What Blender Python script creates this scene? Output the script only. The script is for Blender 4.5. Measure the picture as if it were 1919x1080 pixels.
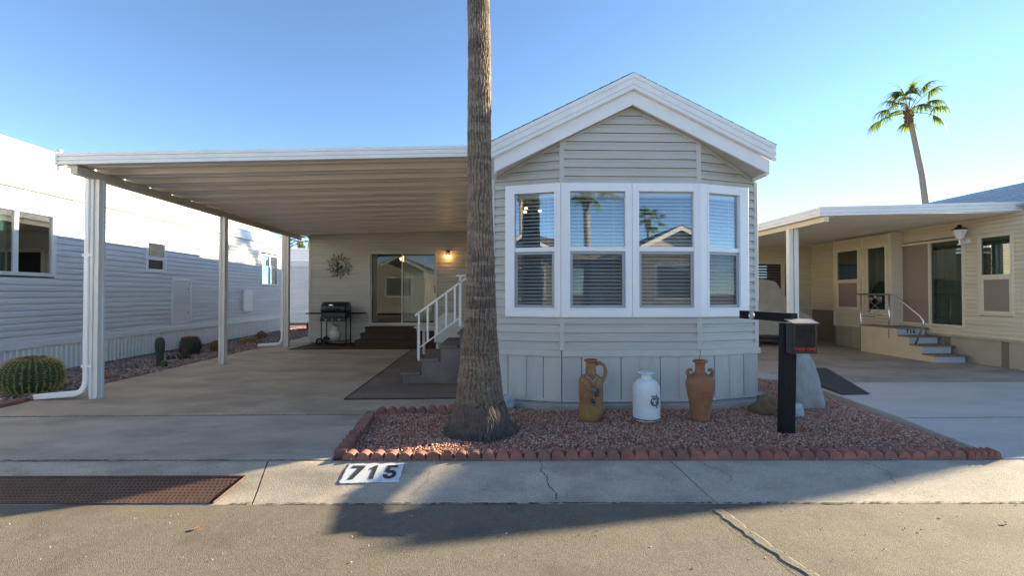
import bpy, bmesh, math, random
import numpy as np
from mathutils import Matrix, Vector, noise
R = math.radians
random.seed(7); rng = np.random.default_rng(7)
for o in list(bpy.data.objects): bpy.data.objects.remove(o)
S = bpy.context.scene
COL = S.collection

# ------------------------------------------------------------------ camera, sky, sun, exposure
cam = bpy.data.cameras.new('camera'); cam.lens = 16.0; cam.sensor_width = 36.0
cam.clip_start = 0.05; cam.clip_end = 3000
co = bpy.data.objects.new('camera', cam); COL.objects.link(co)
co.location = (0, 0, 1.4); co.rotation_euler = (R(90.74), 0, R(-1.45))
S.camera = co
SUN_SLOPE, SUN_EL = 0.40, R(17.0)
sh = Vector((1, SUN_SLOPE, 0)).normalized()
SUN = Vector((sh.x * math.cos(SUN_EL), sh.y * math.cos(SUN_EL), math.sin(SUN_EL)))
w = bpy.data.worlds.new('World'); S.world = w; w.use_nodes = True
wn = w.node_tree.nodes; wl = w.node_tree.links
sky = wn.new('ShaderNodeTexSky'); sky.sky_type = 'NISHITA'; sky.sun_disc = False
sky.sun_elevation = SUN_EL; sky.sun_rotation = math.atan2(sh.x, sh.y)
sky.altitude = 400; sky.air_density = 0.5; sky.dust_density = 0.0; sky.ozone_density = 2.6
wl.new(sky.outputs[0], wn['Background'].inputs[0]); wn['Background'].inputs[1].default_value = 0.122
sl = bpy.data.lights.new('sun', 'SUN'); sl.energy = 5.0; sl.angle = R(0.53); sl.color = (1, 0.85, 0.67)
so = bpy.data.objects.new('sun', sl); COL.objects.link(so); so.location = (30, 14, 12)
so.rotation_euler = (-SUN).to_track_quat('-Z', 'Y').to_euler()
S.view_settings.view_transform = 'Standard'; S.view_settings.look = 'None'
S.view_settings.use_white_balance = True; S.view_settings.white_balance_temperature = 7250; S.view_settings.white_balance_tint = 3
S.view_settings.exposure = 2.05; S.view_settings.gamma = 1.0; S.view_settings.use_curve_mapping = False

# ------------------------------------------------------------------ materials
MATS = {}
def nodes_of(name):
    m = bpy.data.materials.new(name); m.use_nodes = True
    return m, m.node_tree.nodes, m.node_tree.links, m.node_tree.nodes['Principled BSDF']
def mat(name, c, rough=0.6, c2=None, scale=6.0, detail=6.0, bump=0.0, bscale=60.0, metal=0.0, spec=0.5,
        stretch=(1, 1, 1), rnd=0.0, lo=0.35, hi=0.65, c3=None, s3=1.2, emit=None, trans=0.0, fine=0.0, fscale=150.0):
    """base colour mixed with a second one by noise, optional third large stain, fine speckle, bump, per-object value shift"""
    if name in MATS: return MATS[name]
    m, N, L, B = nodes_of(name)
    tc = N.new('ShaderNodeTexCoord'); mp = N.new('ShaderNodeMapping'); mp.inputs['Scale'].default_value = stretch
    L.new(tc.outputs['Object'], mp.inputs[0])
    col = None
    def ramp(sc, lo, hi, det):
        n = N.new('ShaderNodeTexNoise'); n.inputs['Scale'].default_value = sc; n.inputs['Detail'].default_value = det
        n.inputs['Roughness'].default_value = 0.62
        L.new(mp.outputs[0], n.inputs['Vector'])
        r = N.new('ShaderNodeMapRange'); r.inputs[1].default_value = lo; r.inputs[2].default_value = hi
        L.new(n.outputs[0], r.inputs[0]); return r.outputs[0]
    def mix(f, a, b, mode='MIX'):
        x = N.new('ShaderNodeMix'); x.data_type = 'RGBA'; x.blend_type = mode
        if isinstance(f, float): x.inputs[0].default_value = f
        else: L.new(f, x.inputs[0])
        for k, v in ((6, a), (7, b)):
            if isinstance(v, tuple): x.inputs[k].default_value = (*v, 1)
            else: L.new(v, x.inputs[k])
        return x.outputs[2]
    col = c
    if c2: col = mix(ramp(scale, lo, hi, detail), c, c2)
    if c3: col = mix(ramp(s3, 0.48, 0.72, 4.0), col, c3)
    if fine > 0:
        f = ramp(fscale, 0.3, 0.7, 2.0)
        v = N.new('ShaderNodeMapRange'); v.inputs[3].default_value = 1 - fine; v.inputs[4].default_value = 1 + fine
        L.new(f, v.inputs[0])
        h = N.new('ShaderNodeHueSaturation'); L.new(v.outputs[0], h.inputs['Value'])
        if isinstance(col, tuple): h.inputs['Color'].default_value = (*col, 1)
        else: L.new(col, h.inputs['Color'])
        col = h.outputs[0]
    if rnd > 0:
        oi = N.new('ShaderNodeObjectInfo'); v = N.new('ShaderNodeMapRange')
        v.inputs[3].default_value = 1 - rnd; v.inputs[4].default_value = 1 + rnd; L.new(oi.outputs['Random'], v.inputs[0])
        h = N.new('ShaderNodeHueSaturation'); L.new(v.outputs[0], h.inputs['Value'])
        if isinstance(col, tuple): h.inputs['Color'].default_value = (*col, 1)
        else: L.new(col, h.inputs['Color'])
        col = h.outputs[0]
    if isinstance(col, tuple): B.inputs['Base Color'].default_value = (*col, 1)
    else: L.new(col, B.inputs['Base Color'])
    B.inputs['Roughness'].default_value = rough; B.inputs['Metallic'].default_value = metal
    B.inputs['Specular IOR Level'].default_value = spec
    if trans: B.inputs['Transmission Weight'].default_value = trans
    if emit:
        B.inputs['Emission Color'].default_value = (*emit[0], 1); B.inputs['Emission Strength'].default_value = emit[1]
    if bump > 0:
        n = N.new('ShaderNodeTexNoise'); n.inputs['Scale'].default_value = bscale; n.inputs['Detail'].default_value = 5
        L.new(mp.outputs[0], n.inputs['Vector'])
        b = N.new('ShaderNodeBump'); b.inputs['Strength'].default_value = bump; b.inputs['Distance'].default_value = 0.02
        L.new(n.outputs[0], b.inputs['Height']); L.new(b.outputs[0], B.inputs['Normal'])
    MATS[name] = m
    return m
def glass(name, base, tint=(0.85, 0.92, 0.9)):
    m, N, L, B = nodes_of(name); N.remove(B)
    lw = N.new('ShaderNodeLayerWeight'); lw.inputs[0].default_value = 0.5
    p = N.new('ShaderNodeMath'); p.operation = 'POWER'; p.inputs[1].default_value = 4
    L.new(lw.outputs['Facing'], p.inputs[0])
    q = N.new('ShaderNodeMapRange'); q.inputs[3].default_value = base; q.inputs[4].default_value = 0.95
    L.new(p.outputs[0], q.inputs[0])
    t = N.new('ShaderNodeBsdfTransparent'); t.inputs[0].default_value = (*tint, 1)
    g = N.new('ShaderNodeBsdfGlossy'); g.inputs['Roughness'].default_value = 0.006
    x = N.new('ShaderNodeMixShader'); L.new(q.outputs[0], x.inputs[0]); L.new(t.outputs[0], x.inputs[1]); L.new(g.outputs[0], x.inputs[2])
    L.new(x.outputs[0], N['Material Output'].inputs[0]); return m
def screen_mat(name, c, open_):
    m, N, L, B = nodes_of(name)
    B.inputs['Base Color'].default_value = (*c, 1); B.inputs['Roughness'].default_value = 0.8
    t = N.new('ShaderNodeBsdfTransparent'); x = N.new('ShaderNodeMixShader'); x.inputs[0].default_value = open_
    L.new(B.outputs[0], x.inputs[1]); L.new(t.outputs[0], x.inputs[2]); L.new(x.outputs[0], N['Material Output'].inputs[0]); return m
def tint_mat(name, stops, rough=0.85, bump=0.0, bscale=80):
    """colour from the per-piece attribute 'tint' through a ramp"""
    m, N, L, B = nodes_of(name)
    a = N.new('ShaderNodeAttribute'); a.attribute_name = 'tint'
    r = N.new('ShaderNodeValToRGB')
    el = r.color_ramp.elements
    while len(el) < len(stops): el.new(0.5)
    for e, (p, c) in zip(el, stops): e.position = p; e.color = (*c, 1)
    L.new(a.outputs['Fac'], r.inputs[0]); L.new(r.outputs[0], B.inputs['Base Color'])
    B.inputs['Roughness'].default_value = rough
    B.inputs['Specular IOR Level'].default_value = 0.3
    return m

m_side = mat('beige siding', (0.51, 0.485, 0.435), 0.55, (0.46, 0.44, 0.395), 3, 6, rnd=0.05, c3=(0.42, 0.395, 0.345), s3=1.1, bump=0.08, bscale=30, stretch=(0.5, 0.5, 3))
m_sideL = mat('pale grey siding', (0.72, 0.71, 0.68), 0.5, (0.67, 0.66, 0.635), 2, 4, rnd=0.03, stretch=(1, 0.4, 3), c3=(0.60, 0.60, 0.59), s3=1.5)
m_sideR = mat('cream siding', (0.66, 0.575, 0.41), 0.55, (0.60, 0.52, 0.37), 3, 4, rnd=0.035, stretch=(1, 0.5, 4))
m_trim = mat('beige trim', (0.54, 0.515, 0.46), 0.5, (0.50, 0.48, 0.43), 5, 3)
m_trimR = mat('cream trim', (0.70, 0.61, 0.44), 0.5, (0.65, 0.57, 0.41), 5, 3)
m_white = mat('white trim', (0.82, 0.805, 0.77), 0.4, (0.77, 0.755, 0.72), 4, 5)
m_vinyl = mat('white vinyl', (0.84, 0.83, 0.81), 0.35, (0.81, 0.80, 0.78), 3, 3)
m_wpost = mat('off white enamel', (0.72, 0.70, 0.65), 0.4, (0.66, 0.635, 0.58), 3, 6, stretch=(4, 4, 0.6))
m_ceil = mat('off white pan metal', (0.80, 0.745, 0.655), 0.38, (0.75, 0.695, 0.60), 1.5, 4, rnd=0.02)
m_beam = mat('weathered beam', (0.60, 0.56, 0.49), 0.5, (0.48, 0.44, 0.38), 3, 5)
m_skirt = mat('painted skirting', (0.52, 0.50, 0.455), 0.6, (0.475, 0.455, 0.415), 2, 5, rnd=0.04, c3=(0.43, 0.405, 0.36), s3=2.2, stretch=(2, 2, 0.7))
m_skirtR = mat('tan skirting', (0.42, 0.36, 0.25), 0.6, (0.37, 0.315, 0.215), 2, 5, rnd=0.05)
m_skirtRd = mat('brown vent panel', (0.19, 0.15, 0.105), 0.7)
m_shingle = mat('dark shingles', (0.085, 0.075, 0.07), 0.9, (0.05, 0.045, 0.042), 20, 4, rnd=0.15, bump=0.3, bscale=200)
m_shinW = mat('pale shingles', (0.72, 0.70, 0.66), 0.9, (0.62, 0.60, 0.565), 10, 4, rnd=0.05, bump=0.15, bscale=150)
m_shinB = mat('blue grey shingles', (0.42, 0.45, 0.47), 0.9, (0.34, 0.37, 0.39), 8, 4, rnd=0.08, bump=0.2, bscale=150)
m_ctan = mat('stained tan concrete', (0.40, 0.335, 0.265), 0.78, (0.30, 0.25, 0.20), 2.0, 10, bump=0.15, bscale=90, c3=(0.20, 0.168, 0.135), s3=0.9, stretch=(0.75, 1.15, 1), fine=0.14, fscale=90)
m_cgrey = mat('worn grey concrete', (0.40, 0.36, 0.31), 0.85, (0.31, 0.283, 0.245), 2.2, 10, bump=0.25, bscale=120, c3=(0.225, 0.20, 0.17), s3=1.3, stretch=(0.7, 1.2, 1), fine=0.20, fscale=100)
m_cnew = mat('pale new concrete', (0.48, 0.46, 0.425), 0.8, (0.42, 0.405, 0.375), 1.5, 8, bump=0.1, bscale=140, fine=0.06, stretch=(0.5, 1.4, 1), c3=(0.37, 0.355, 0.325), s3=0.9)
m_kerb = mat('kerb concrete', (0.43, 0.37, 0.30), 0.85, (0.34, 0.295, 0.24), 3.5, 10, bump=0.35, bscale=140, c3=(0.25, 0.215, 0.175), s3=2.2, stretch=(0.8, 1.4, 1), fine=0.26, fscale=110)
m_dirt = mat('desert soil', (0.30, 0.22, 0.16), 0.95, (0.22, 0.165, 0.125), 4, 8, bump=0.4, bscale=60)
m_bed = mat('gravel bed', (0.34, 0.18, 0.13), 0.95, (0.24, 0.13, 0.095), 60, 4, bump=0.6, bscale=80)
m_brick = mat('terracotta edging', (0.30, 0.125, 0.09), 0.9, (0.20, 0.088, 0.068), 9, 7, bump=0.4, bscale=120, rnd=0.22, fine=0.15, c3=(0.17, 0.10, 0.08), s3=6)
m_rust = mat('rusty steel', (0.13, 0.066, 0.045), 0.75, (0.085, 0.046, 0.034), 7, 7, bump=0.15, bscale=150, metal=0.2, fine=0.1)
m_black = mat('black paint', (0.008, 0.008, 0.009), 0.6, spec=0.2, c2=(0.013, 0.013, 0.014), scale=8, detail=5, bump=0.08, bscale=90, stretch=(6, 6, 1))
m_bmetal = mat('black enamel', (0.010, 0.010, 0.011), 0.28, (0.018, 0.018, 0.019), 9, 4)
m_grey = mat('grey aluminium', (0.33, 0.34, 0.36), 0.45, metal=0.3)
m_chrome = mat('dull chrome', (0.62, 0.61, 0.58), 0.25, metal=0.9)
m_carpet = mat('grey outdoor carpet', (0.20, 0.168, 0.148), 0.98, (0.14, 0.118, 0.105), 70, 3, bump=0.5, bscale=260, spec=0.1, fine=0.25, fscale=260, c3=(0.23, 0.195, 0.17), s3=1.8)
m_carpetB = mat('brown step carpet', (0.10, 0.065, 0.048), 0.98, (0.07, 0.046, 0.036), 60, 3, bump=0.5, bscale=220, spec=0.1, fine=0.2)
m_edge = mat('dark binding', (0.02, 0.018, 0.017), 0.9)
m_room = mat('room wall', (0.28, 0.25, 0.21), 0.9)
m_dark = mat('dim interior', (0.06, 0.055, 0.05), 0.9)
m_blind = mat('white blind', (0.82, 0.82, 0.80), 0.5)
m_curt = mat('cream vertical blind', (0.74, 0.71, 0.62), 0.7, rnd=0.08)
m_curtG = mat('green drape', (0.34, 0.46, 0.39), 0.9, (0.24, 0.34, 0.29), 5, 3, stretch=(1, 8, 0.3))
m_solar = mat('tan sun screen', (0.30, 0.235, 0.18), 0.9, (0.26, 0.2, 0.15), 160, 2, fine=0.12, fscale=220)
g_bay = glass('bay glass', 0.17, (0.90, 0.95, 0.96))
g_low = glass('screened glass', 0.07, (0.93, 0.95, 0.95))
g_door = glass('patio door glass', 0.035, (0.8, 0.84, 0.82))
g_green = glass('green tinted glass', 0.15, (0.42, 0.58, 0.52))
g_left = glass('pale window glass', 0.42, (0.62, 0.78, 0.80))
m_scr = screen_mat('insect screen', (0.07, 0.075, 0.08), 0.83)
m_bulb = mat('lit bulb', (1, 0.8, 0.5), 0.4, emit=((1, 0.55, 0.2), 26.0))
m_bulb2 = mat('lit lamp glass', (1, 0.8, 0.5), 0.4, emit=((1, 0.62, 0.28), 3.0))

# ------------------------------------------------------------------ mesh helpers
I4 = Matrix.Identity(4)
def link(name, me, m=None, parent=None, smooth=False, kind=None):
    if m is not None:
        for x in (m if isinstance(m, (list, tuple)) else [m]): me.materials.append(x)
    if smooth: me.shade_smooth()
    o = bpy.data.objects.new(name, me); COL.objects.link(o)
    if parent is not None:
        o.parent = parent; o.matrix_parent_inverse = wm(parent).inverted()
    if kind: o['kind'] = kind
    return o
def wm(o):
    b = Matrix.LocRotScale(o.location, o.rotation_euler, o.scale)
    return b if o.parent is None else wm(o.parent) @ o.matrix_parent_inverse @ b
def tag(o, label, cat, group=None):
    o['label'] = label; o['category'] = cat
    if group: o['group'] = group
    return o
def thing(name, label, cat, loc=(0, 0, 0), rz=0.0, group=None):
    o = bpy.data.objects.new(name, None); COL.objects.link(o); o.empty_display_size = 0.1
    o.location = loc; o.rotation_euler = (0, 0, rz); return tag(o, label, cat, group)
def copy_tree(o, parent=None):
    c = o.copy(); COL.objects.link(c)
    if parent is not None:
        c.parent = parent; c.matrix_parent_inverse = o.matrix_parent_inverse.copy()
    for ch in list(o.children): copy_tree(ch, c)
    return c
class MB:
    """collects geometry; M is the frame in which shapes are given"""
    def __init__(s, M=I4): s.v = []; s.f = []; s.M = M; s.mi = []; s.cur = 0
    def add(s, vs, fs):
        b = len(s.v); s.v += [tuple(s.M @ Vector(p)) for p in vs]; s.f += [tuple(b + i for i in f) for f in fs]; s.mi += [s.cur] * len(fs); return s
    def box(s, x0, x1, y0, y1, z0, z1):
        return s.add([(x0, y0, z0), (x1, y0, z0), (x1, y1, z0), (x0, y1, z0), (x0, y0, z1), (x1, y0, z1), (x1, y1, z1), (x0, y1, z1)],
                     [(0, 3, 2, 1), (4, 5, 6, 7), (0, 1, 5, 4), (1, 2, 6, 5), (2, 3, 7, 6), (3, 0, 4, 7)])
    def hexa(s, p): return s.add(p, [(0, 3, 2, 1), (4, 5, 6, 7), (0, 1, 5, 4), (1, 2, 6, 5), (2, 3, 7, 6), (3, 0, 4, 7)])
    def sweep(s, sec, path_frames, closed=True, caps=True):
        """sec: 2D section; path_frames: function i->callable or list of 3D point lists already placed"""
        n = len(sec)
        vs = [p for ring in path_frames for p in ring]; fs = []
        for r in range(len(path_frames) - 1):
            for i in range(n if closed else n - 1):
                j = (i + 1) % n; fs.append((r * n + i, r * n + j, (r + 1) * n + j, (r + 1) * n + i))
        if caps and closed:
            fs.append(tuple(range(n))[::-1]); fs.append(tuple((len(path_frames) - 1) * n + i for i in range(n)))
        return s.add(vs, fs)
    def prism(s, poly, a, b, axis='x'):
        def P(p, t):
            return {'x': (t, p[0], p[1]), 'y': (p[0], t, p[1]), 'z': (p[0], p[1], t)}[axis]
        return s.sweep(poly, [[P(p, a) for p in poly], [P(p, b) for p in poly]])
    def tube(s, pts, r, n=8, caps=True, sx=1.0):
        pts = [Vector(p) for p in pts]; rr = r if isinstance(r, (list, tuple)) else [r] * len(pts)
        rings = []; up = None
        for i, p in enumerate(pts):
            t = (pts[min(i + 1, len(pts) - 1)] - pts[max(i - 1, 0)]).normalized()
            if up is None: up = Vector((0, 0, 1)) if abs(t.z) < 0.9 else Vector((0, 1, 0))
            a = t.cross(up).normalized(); b = a.cross(t).normalized(); up = b
            rings.append([tuple(p + (a * math.cos(2 * math.pi * k / n) * sx + b * math.sin(2 * math.pi * k / n)) * rr[i]) for k in range(n)])
        return s.sweep(list(range(n)), rings, True, caps)
    def lathe(s, prof, n=32, c=(0, 0, 0), disp=None, caps=True):
        rings = []
        for r, z in prof:
            ring = []
            for k in range(n):
                a = 2 * math.pi * k / n; q = r + (disp(a, z, r) if disp else 0)
                ring.append((c[0] + q * math.cos(a), c[1] + q * math.sin(a), c[2] + z))
            rings.append(ring)
        return s.sweep(list(range(n)), rings, True, caps)
    def ball(s, c, r, n=12, m=8, sc=(1, 1, 1)):
        prof = [(max(1e-4, r * math.sin(math.pi * i / m)), -r * math.cos(math.pi * i / m)) for i in range(m + 1)]
        rings = [[(c[0] + q * math.cos(2 * math.pi * k / n) * sc[0], c[1] + q * math.sin(2 * math.pi * k / n) * sc[1], c[2] + z * sc[2]) for k in range(n)] for q, z in prof]
        return s.sweep(list(range(n)), rings)
    def mesh(s, name='mesh'):
        me = bpy.data.meshes.new(name); me.from_pydata(s.v, [], s.f); me.validate()
        if any(s.mi) and len(s.mi) == len(me.polygons): me.polygons.foreach_set('material_index', s.mi)
        bm = bmesh.new(); bm.from_mesh(me); bmesh.ops.recalc_face_normals(bm, faces=bm.faces); bm.to_mesh(me); bm.free()
        return me
    def build(s, name, m=None, parent=None, smooth=False, bev=0.0, seg=2, kind=None, auto=False):
        o = link(name, s.mesh(name), m, parent, smooth or auto, kind)
        if auto:
            for e in o.data.edges: pass
            md = o.data; bm = bmesh.new(); bm.from_mesh(md)
            for e in bm.edges:
                if len(e.link_faces) == 2 and e.calc_face_angle(0) > R(38): e.smooth = False
            bm.to_mesh(md); bm.free()
        if bev > 0:
            b = o.modifiers.new('bevel', 'BEVEL'); b.width = bev; b.segments = seg; b.limit_method = 'ANGLE'
        return o
def frame(ox, oy, ux, uy, oz=0.0):
    """wall frame: x along the wall, y into the wall, z up"""
    l = math.hypot(ux, uy); ux /= l; uy /= l
    return Matrix(((ux, -uy, 0, ox), (uy, ux, 0, oy), (0, 0, 1, oz), (0, 0, 0, 1)))
def text_mesh(body, size, extrude=0.0, font_shear=0.0, spacing=1.0, bold=0.0):
    cu = bpy.data.curves.new('txt', 'FONT'); cu.body = body; cu.size = size; cu.extrude = extrude; cu.shear = font_shear
    cu.space_character = spacing; cu.align_x = 'CENTER'; cu.align_y = 'CENTER'; cu.offset = bold
    o = bpy.data.objects.new('txt', cu); COL.objects.link(o)
    dg = bpy.context.evaluated_depsgraph_get(); me = bpy.data.meshes.new_from_object(o.evaluated_get(dg))
    bpy.data.objects.remove(o); return me
def place_mesh(me, M): me.transform(M); return me

def siding(parent, m, M, L, z0, z1, pitch, openings=(), lim=None, name='siding_plank', d=0.024):
    """one object per course and segment; openings are (u0,u1,z0,z1); lim(z)->(umin,umax)"""
    n = int(round((z1 - z0) / pitch)); p = (z1 - z0) / n
    for i in range(n):
        a = z0 + i * p; b = a + p
        segs = [(0.0, L)]
        for (u0, u1, za, zb) in openings:
            if min(b, zb) - max(a, za) > 0.3 * p:
                ns = []
                for s0, s1 in segs:
                    if u0 > s0: ns.append((s0, min(s1, u0)))
                    if u1 < s1: ns.append((max(s0, u1), s1))
                segs = [q for q in ns if q[1] - q[0] > 0.015]
        for s0, s1 in segs:
            lo0, hi0 = s0, s1; lo1, hi1 = s0, s1
            if lim:
                e0 = lim(a); e1 = lim(b)
                lo0 = max(lo0, e0[0]); hi0 = min(hi0, e0[1]); lo1 = max(lo1, e1[0]); hi1 = min(hi1, e1[1])
                if hi0 - lo0 < 0.02: continue
                if hi1 < lo1: lo1 = hi1 = (lo1 + hi1) / 2
            sec = [(0.02, 0), (-d, 0), (-d * 0.95, 0.56), (-d * 0.40, 0.68), (-d * 0.30, 0.91), (0.004, 0.925), (0.004, 1.05), (0.02, 1.05)]
            A = [(lo0 + (lo1 - lo0) * t, y, a + t * p) for y, t in sec]; Bq = [(hi0 + (hi1 - hi0) * t, y, a + t * p) for y, t in sec]
            MB(M).sweep(sec, [A, Bq]).build(name, m, parent)
def ring(mb, u0, u1, z0, z1, w, y0, y1, wb=None, wt=None):
    """rectangular frame of four butted boards; w = board width"""
    wb = w if wb is None else wb; wt = w if wt is None else wt
    mb.box(u0, u0 + w, y0, y1, z0, z1); mb.box(u1 - w, u1, y0, y1, z0, z1)
    mb.box(u0 + w, u1 - w, y0, y1, z0, z0 + wb); mb.box(u0 + w, u1 - w, y0, y1, z1 - wt, z1); return mb

# ------------------------------------------------------------------ the setting: ground, road, kerb, slabs
def ktop(x): return 3.855 - 0.020 * x           # back edge of the kerb
def kbot(x): return 3.300 - 0.0208 * x          # where the kerb meets the road
def kz(x, y):
    t = min(1, max(0, (ktop(x) - y) / (ktop(x) - kbot(x))))
    return -0.118 * (0.45 * t + 0.55 * t * t * (3 - 2 * t))
o = MB().add([(-900, -900, -0.16), (900, -900, -0.16), (900, 900, -0.16), (-900, 900, -0.16)], [(0, 1, 2, 3)]).build('ground', m_dirt); o['kind'] = 'structure'

# road: fine grid with asphalt material
mA, N, L, B = nodes_of('aged asphalt')
tc = N.new('ShaderNodeTexCoord')
def nz(sc, det=4, rough=0.6, vec=None):
    n = N.new('ShaderNodeTexNoise'); n.inputs['Scale'].default_value = sc; n.inputs['Detail'].default_value = det; n.inputs['Roughness'].default_value = rough
    L.new(vec or tc.outputs['Object'], n.inputs['Vector']); return n.outputs[0]
def rmp(v, lo, hi, a=0.0, b=1.0):
    r = N.new('ShaderNodeMapRange'); r.inputs[1].default_value = lo; r.inputs[2].default_value = hi; r.inputs[3].default_value = a; r.inputs[4].default_value = b
    L.new(v, r.inputs[0]); return r.outputs[0]
def mx(f, a, b):
    x = N.new('ShaderNodeMix'); x.data_type = 'RGBA'
    if isinstance(f, float): x.inputs[0].default_value = f
    else: L.new(f, x.inputs[0])
    for k, v in ((6, a), (7, b)):
        if isinstance(v, tuple): x.inputs[k].default_value = (*v, 1)
        else: L.new(v, x.inputs[k])
    return x.outputs[2]
vo = N.new('ShaderNodeTexVoronoi'); vo.inputs['Scale'].default_value = 240; L.new(tc.outputs['Object'], vo.inputs['Vector'])
sx = N.new('ShaderNodeSeparateColor'); L.new(vo.outputs['Color'], sx.inputs[0])
c0 = mx(rmp(nz(0.9, 6), 0.35, 0.65), (0.165, 0.143, 0.112), (0.128, 0.111, 0.089))
c1 = mx(rmp(sx.outputs[0], 0.55, 0.9), c0, (0.235, 0.203, 0.158))
c1 = mx(rmp(sx.outputs[1], 0.72, 0.95, 0, 0.75), c1, (0.09, 0.08, 0.066))
c1 = mx(rmp(nz(24, 5, 0.75), 0.5, 0.72, 0, 0.35), c1, (0.10, 0.088, 0.07))
c1 = mx(rmp(nz(2.3, 7, .6), .50, .66, 0, .6), c1, (0.10, 0.087, 0.069))
c1 = mx(rmp(nz(7.0, 8, .7), .56, .70, 0, .6), c1, (0.21, 0.182, 0.142))
L.new(c1, B.inputs['Base Color']); B.inputs['Roughness'].default_value = 0.85; B.inputs['Specular IOR Level'].default_value = 0.3
b1 = N.new('ShaderNodeBump'); b1.inputs['Strength'].default_value = 0.4; b1.inputs['Distance'].default_value = 0.012
ad = N.new('ShaderNodeMath'); ad.operation = 'ADD'; L.new(vo.outputs['Distance'], ad.inputs[0]); L.new(nz(60, 6, 0.7), ad.inputs[1])
L.new(ad.outputs[0], b1.inputs['Height']); L.new(b1.outputs[0], B.inputs['Normal'])
mb = MB(); xs = [-60, -20, -8] + [-6 + 0.5 * i for i in range(25)] + [8, 20, 60]
vs = []; fs = []
for x in xs:
    for t in (0, 0.15, 0.5, 1.0):
        vs.append((x, kbot(x) + 0.012 - t * 6.2, -0.118 + 0.04 * math.sin(math.pi * t)))
for i in range(len(xs) - 1):
    for j in range(3): fs.append((i * 4 + j, i * 4 + j + 1, i * 4 + j + 5, i * 4 + j + 4))
o = mb.add(vs, fs).build('road', mA); o['kind'] = 'structure'

# rolled kerb cast in lengths, with open joints
def kerb(x0, x1, yoff=0.0, mirror=False):
    n = max(2, int((x1 - x0) / 0.12)); T = [0, 0.03, 0.1, 0.2, 0.3, 0.4, 0.5, 0.6, 0.7, 0.8, 0.9, 1.0, 1.06]
    rings = []
    for i in range(n + 1):
        x = x0 + (x1 - x0) * i / n; rg = []
        for t in T:
            y = ktop(x) + (kbot(x) - ktop(x)) * t
            z = kz(x, y) - (0.006 if t > 1 else 0) - (0.01 if t == 0 else 0) + 0.0025 * noise.noise((x * 3, y * 5, 0))
            rg.append((x + 0.16 * (t - 0.3), y, z))
        rg += [(rg[-1][0], rg[-1][1], -0.3), (rg[0][0], rg[0][1], -0.3)]
        rings.append(rg)
    mb = MB(); mb.sweep(rings[0], rings)
    o = mb.build('kerb', m_kerb, auto=True); o['kind'] = 'structure'; return o
joints = [-9.5, -5.6, -1.90, 1.46, 4.45, 7.6, 11]
KERBS = [kerb(joints[i] + 0.006, joints[i + 1] - 0.006) for i in range(len(joints) - 1)]
# slabs of the drive of the near lot
def slab(name, poly, m, z=0.0, th=0.12, bev=0.006):
    mb = MB(); mb.prism(poly, z - th, z, 'z'); o = mb.build(name, m, bev=bev); o['kind'] = 'structure'; return o
slab('driveway_apron', [(-9, ktop(-9) + 0.008), (-1.42, ktop(-1.42) + 0.008), (-1.58, 5.325), (-9, 5.325)], m_cgrey)
slab('carport_floor', [(-6.1, 5.34), (-1.58, 5.34), (-1.58, 5.52), (-0.1, 5.52), (-0.1, 13.2), (-5.5, 13.2), (-5.5, 16), (-6.35, 16)], m_ctan, 0.002)
slab('neighbour_driveway', [(4.27, ktop(4.27) + 0.008), (9.3, ktop(9) + 0.008), (9.3, 5.02), (4.52, 5.02)], m_cnew)
slab('neighbour_driveway', [(4.53, 5.03), (9.3, 5.03), (9.3, 7.03), (4.74, 7.03)], m_cnew, 0.001)
slab('neighbour_carport_floor', [(4.75, 7.04), (9.6, 7.04), (9.6, 14), (3.5, 14), (3.5, 7.95), (4.82, 7.95)], m_ctan, 0.0)
slab('neighbour_carport_floor', [(6.3, 9.55), (9.6, 7.55), (9.6, 13.9), (5.0, 13.9), (5.0, 9.6)], m_ctan, 0.012, 0.01)
slab('gravel_bed', [(-1.45, ktop(-1.45) + 0.02), (4.26, ktop(4.26) + 0.02), (4.70, 7.9), (3.3, 7.9), (3.3, 5.9), (-0.1, 5.9), (-0.1, 5.5), (-1.5, 5.5)], m_bed, -0.03, 0.1, 0)
slab('gravel_bed', [(-8.6, 5.33), (-6.12, 5.33), (-6.36, 16), (-5.5, 16), (-5.5, 19.6), (-8.8, 19.6)], m_bed, -0.03, 0.1, 0)
slab('rear_brick_path', [(-12, 19.62), (-4, 19.62), (-4, 21.9), (-12, 21.9)], m_brick, -0.02, 0.1, 0)
slab('concrete_footing', [(0.62, 5.50), (2.60, 5.50), (3.60, 5.80), (3.60, 6.2), (-0.1, 6.2), (-0.1, 5.78)], m_cgrey, 0.05, 0.15, 0.012)

# cracks: dark jagged slivers laid in the kerb and the road
m_crack = mat('crack shadow', (0.03, 0.026, 0.022), 0.95)
def crack(pts, zf, w, parent, name='crack', seed=0, jag=0.02, steps=30):
    rnd = random.Random(seed); P = []; wk = 0.0
    for i in range(len(pts) - 1):
        for k in range(steps):
            t = k / steps; wk = wk * .86 + rnd.uniform(-jag, jag) * .55; P.append((pts[i][0] + (pts[i + 1][0] - pts[i][0]) * t + wk + rnd.uniform(-jag, jag) * .12, pts[i][1] + (pts[i + 1][1] - pts[i][1]) * t))
    P.append(pts[-1]); v = []; f = []
    for i, (x, y) in enumerate(P):
        q = w * rnd.uniform(0.35, 1.2) * (0.3 if i in (0, len(P) - 1) else 1)
        v += [(x - q, y, zf(x - q, y)), (x + q, y, zf(x + q, y))]
        if i: b = 2 * i; f.append((b - 2, b - 1, b + 1, b))
    return MB().add(v, f).build(name, m_crack, parent)
kzz = lambda x, y: kz(x - 0.16 * (min(1, max(0, (ktop(x) - y) / 0.55)) - 0.3), y) + 0.0035
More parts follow.
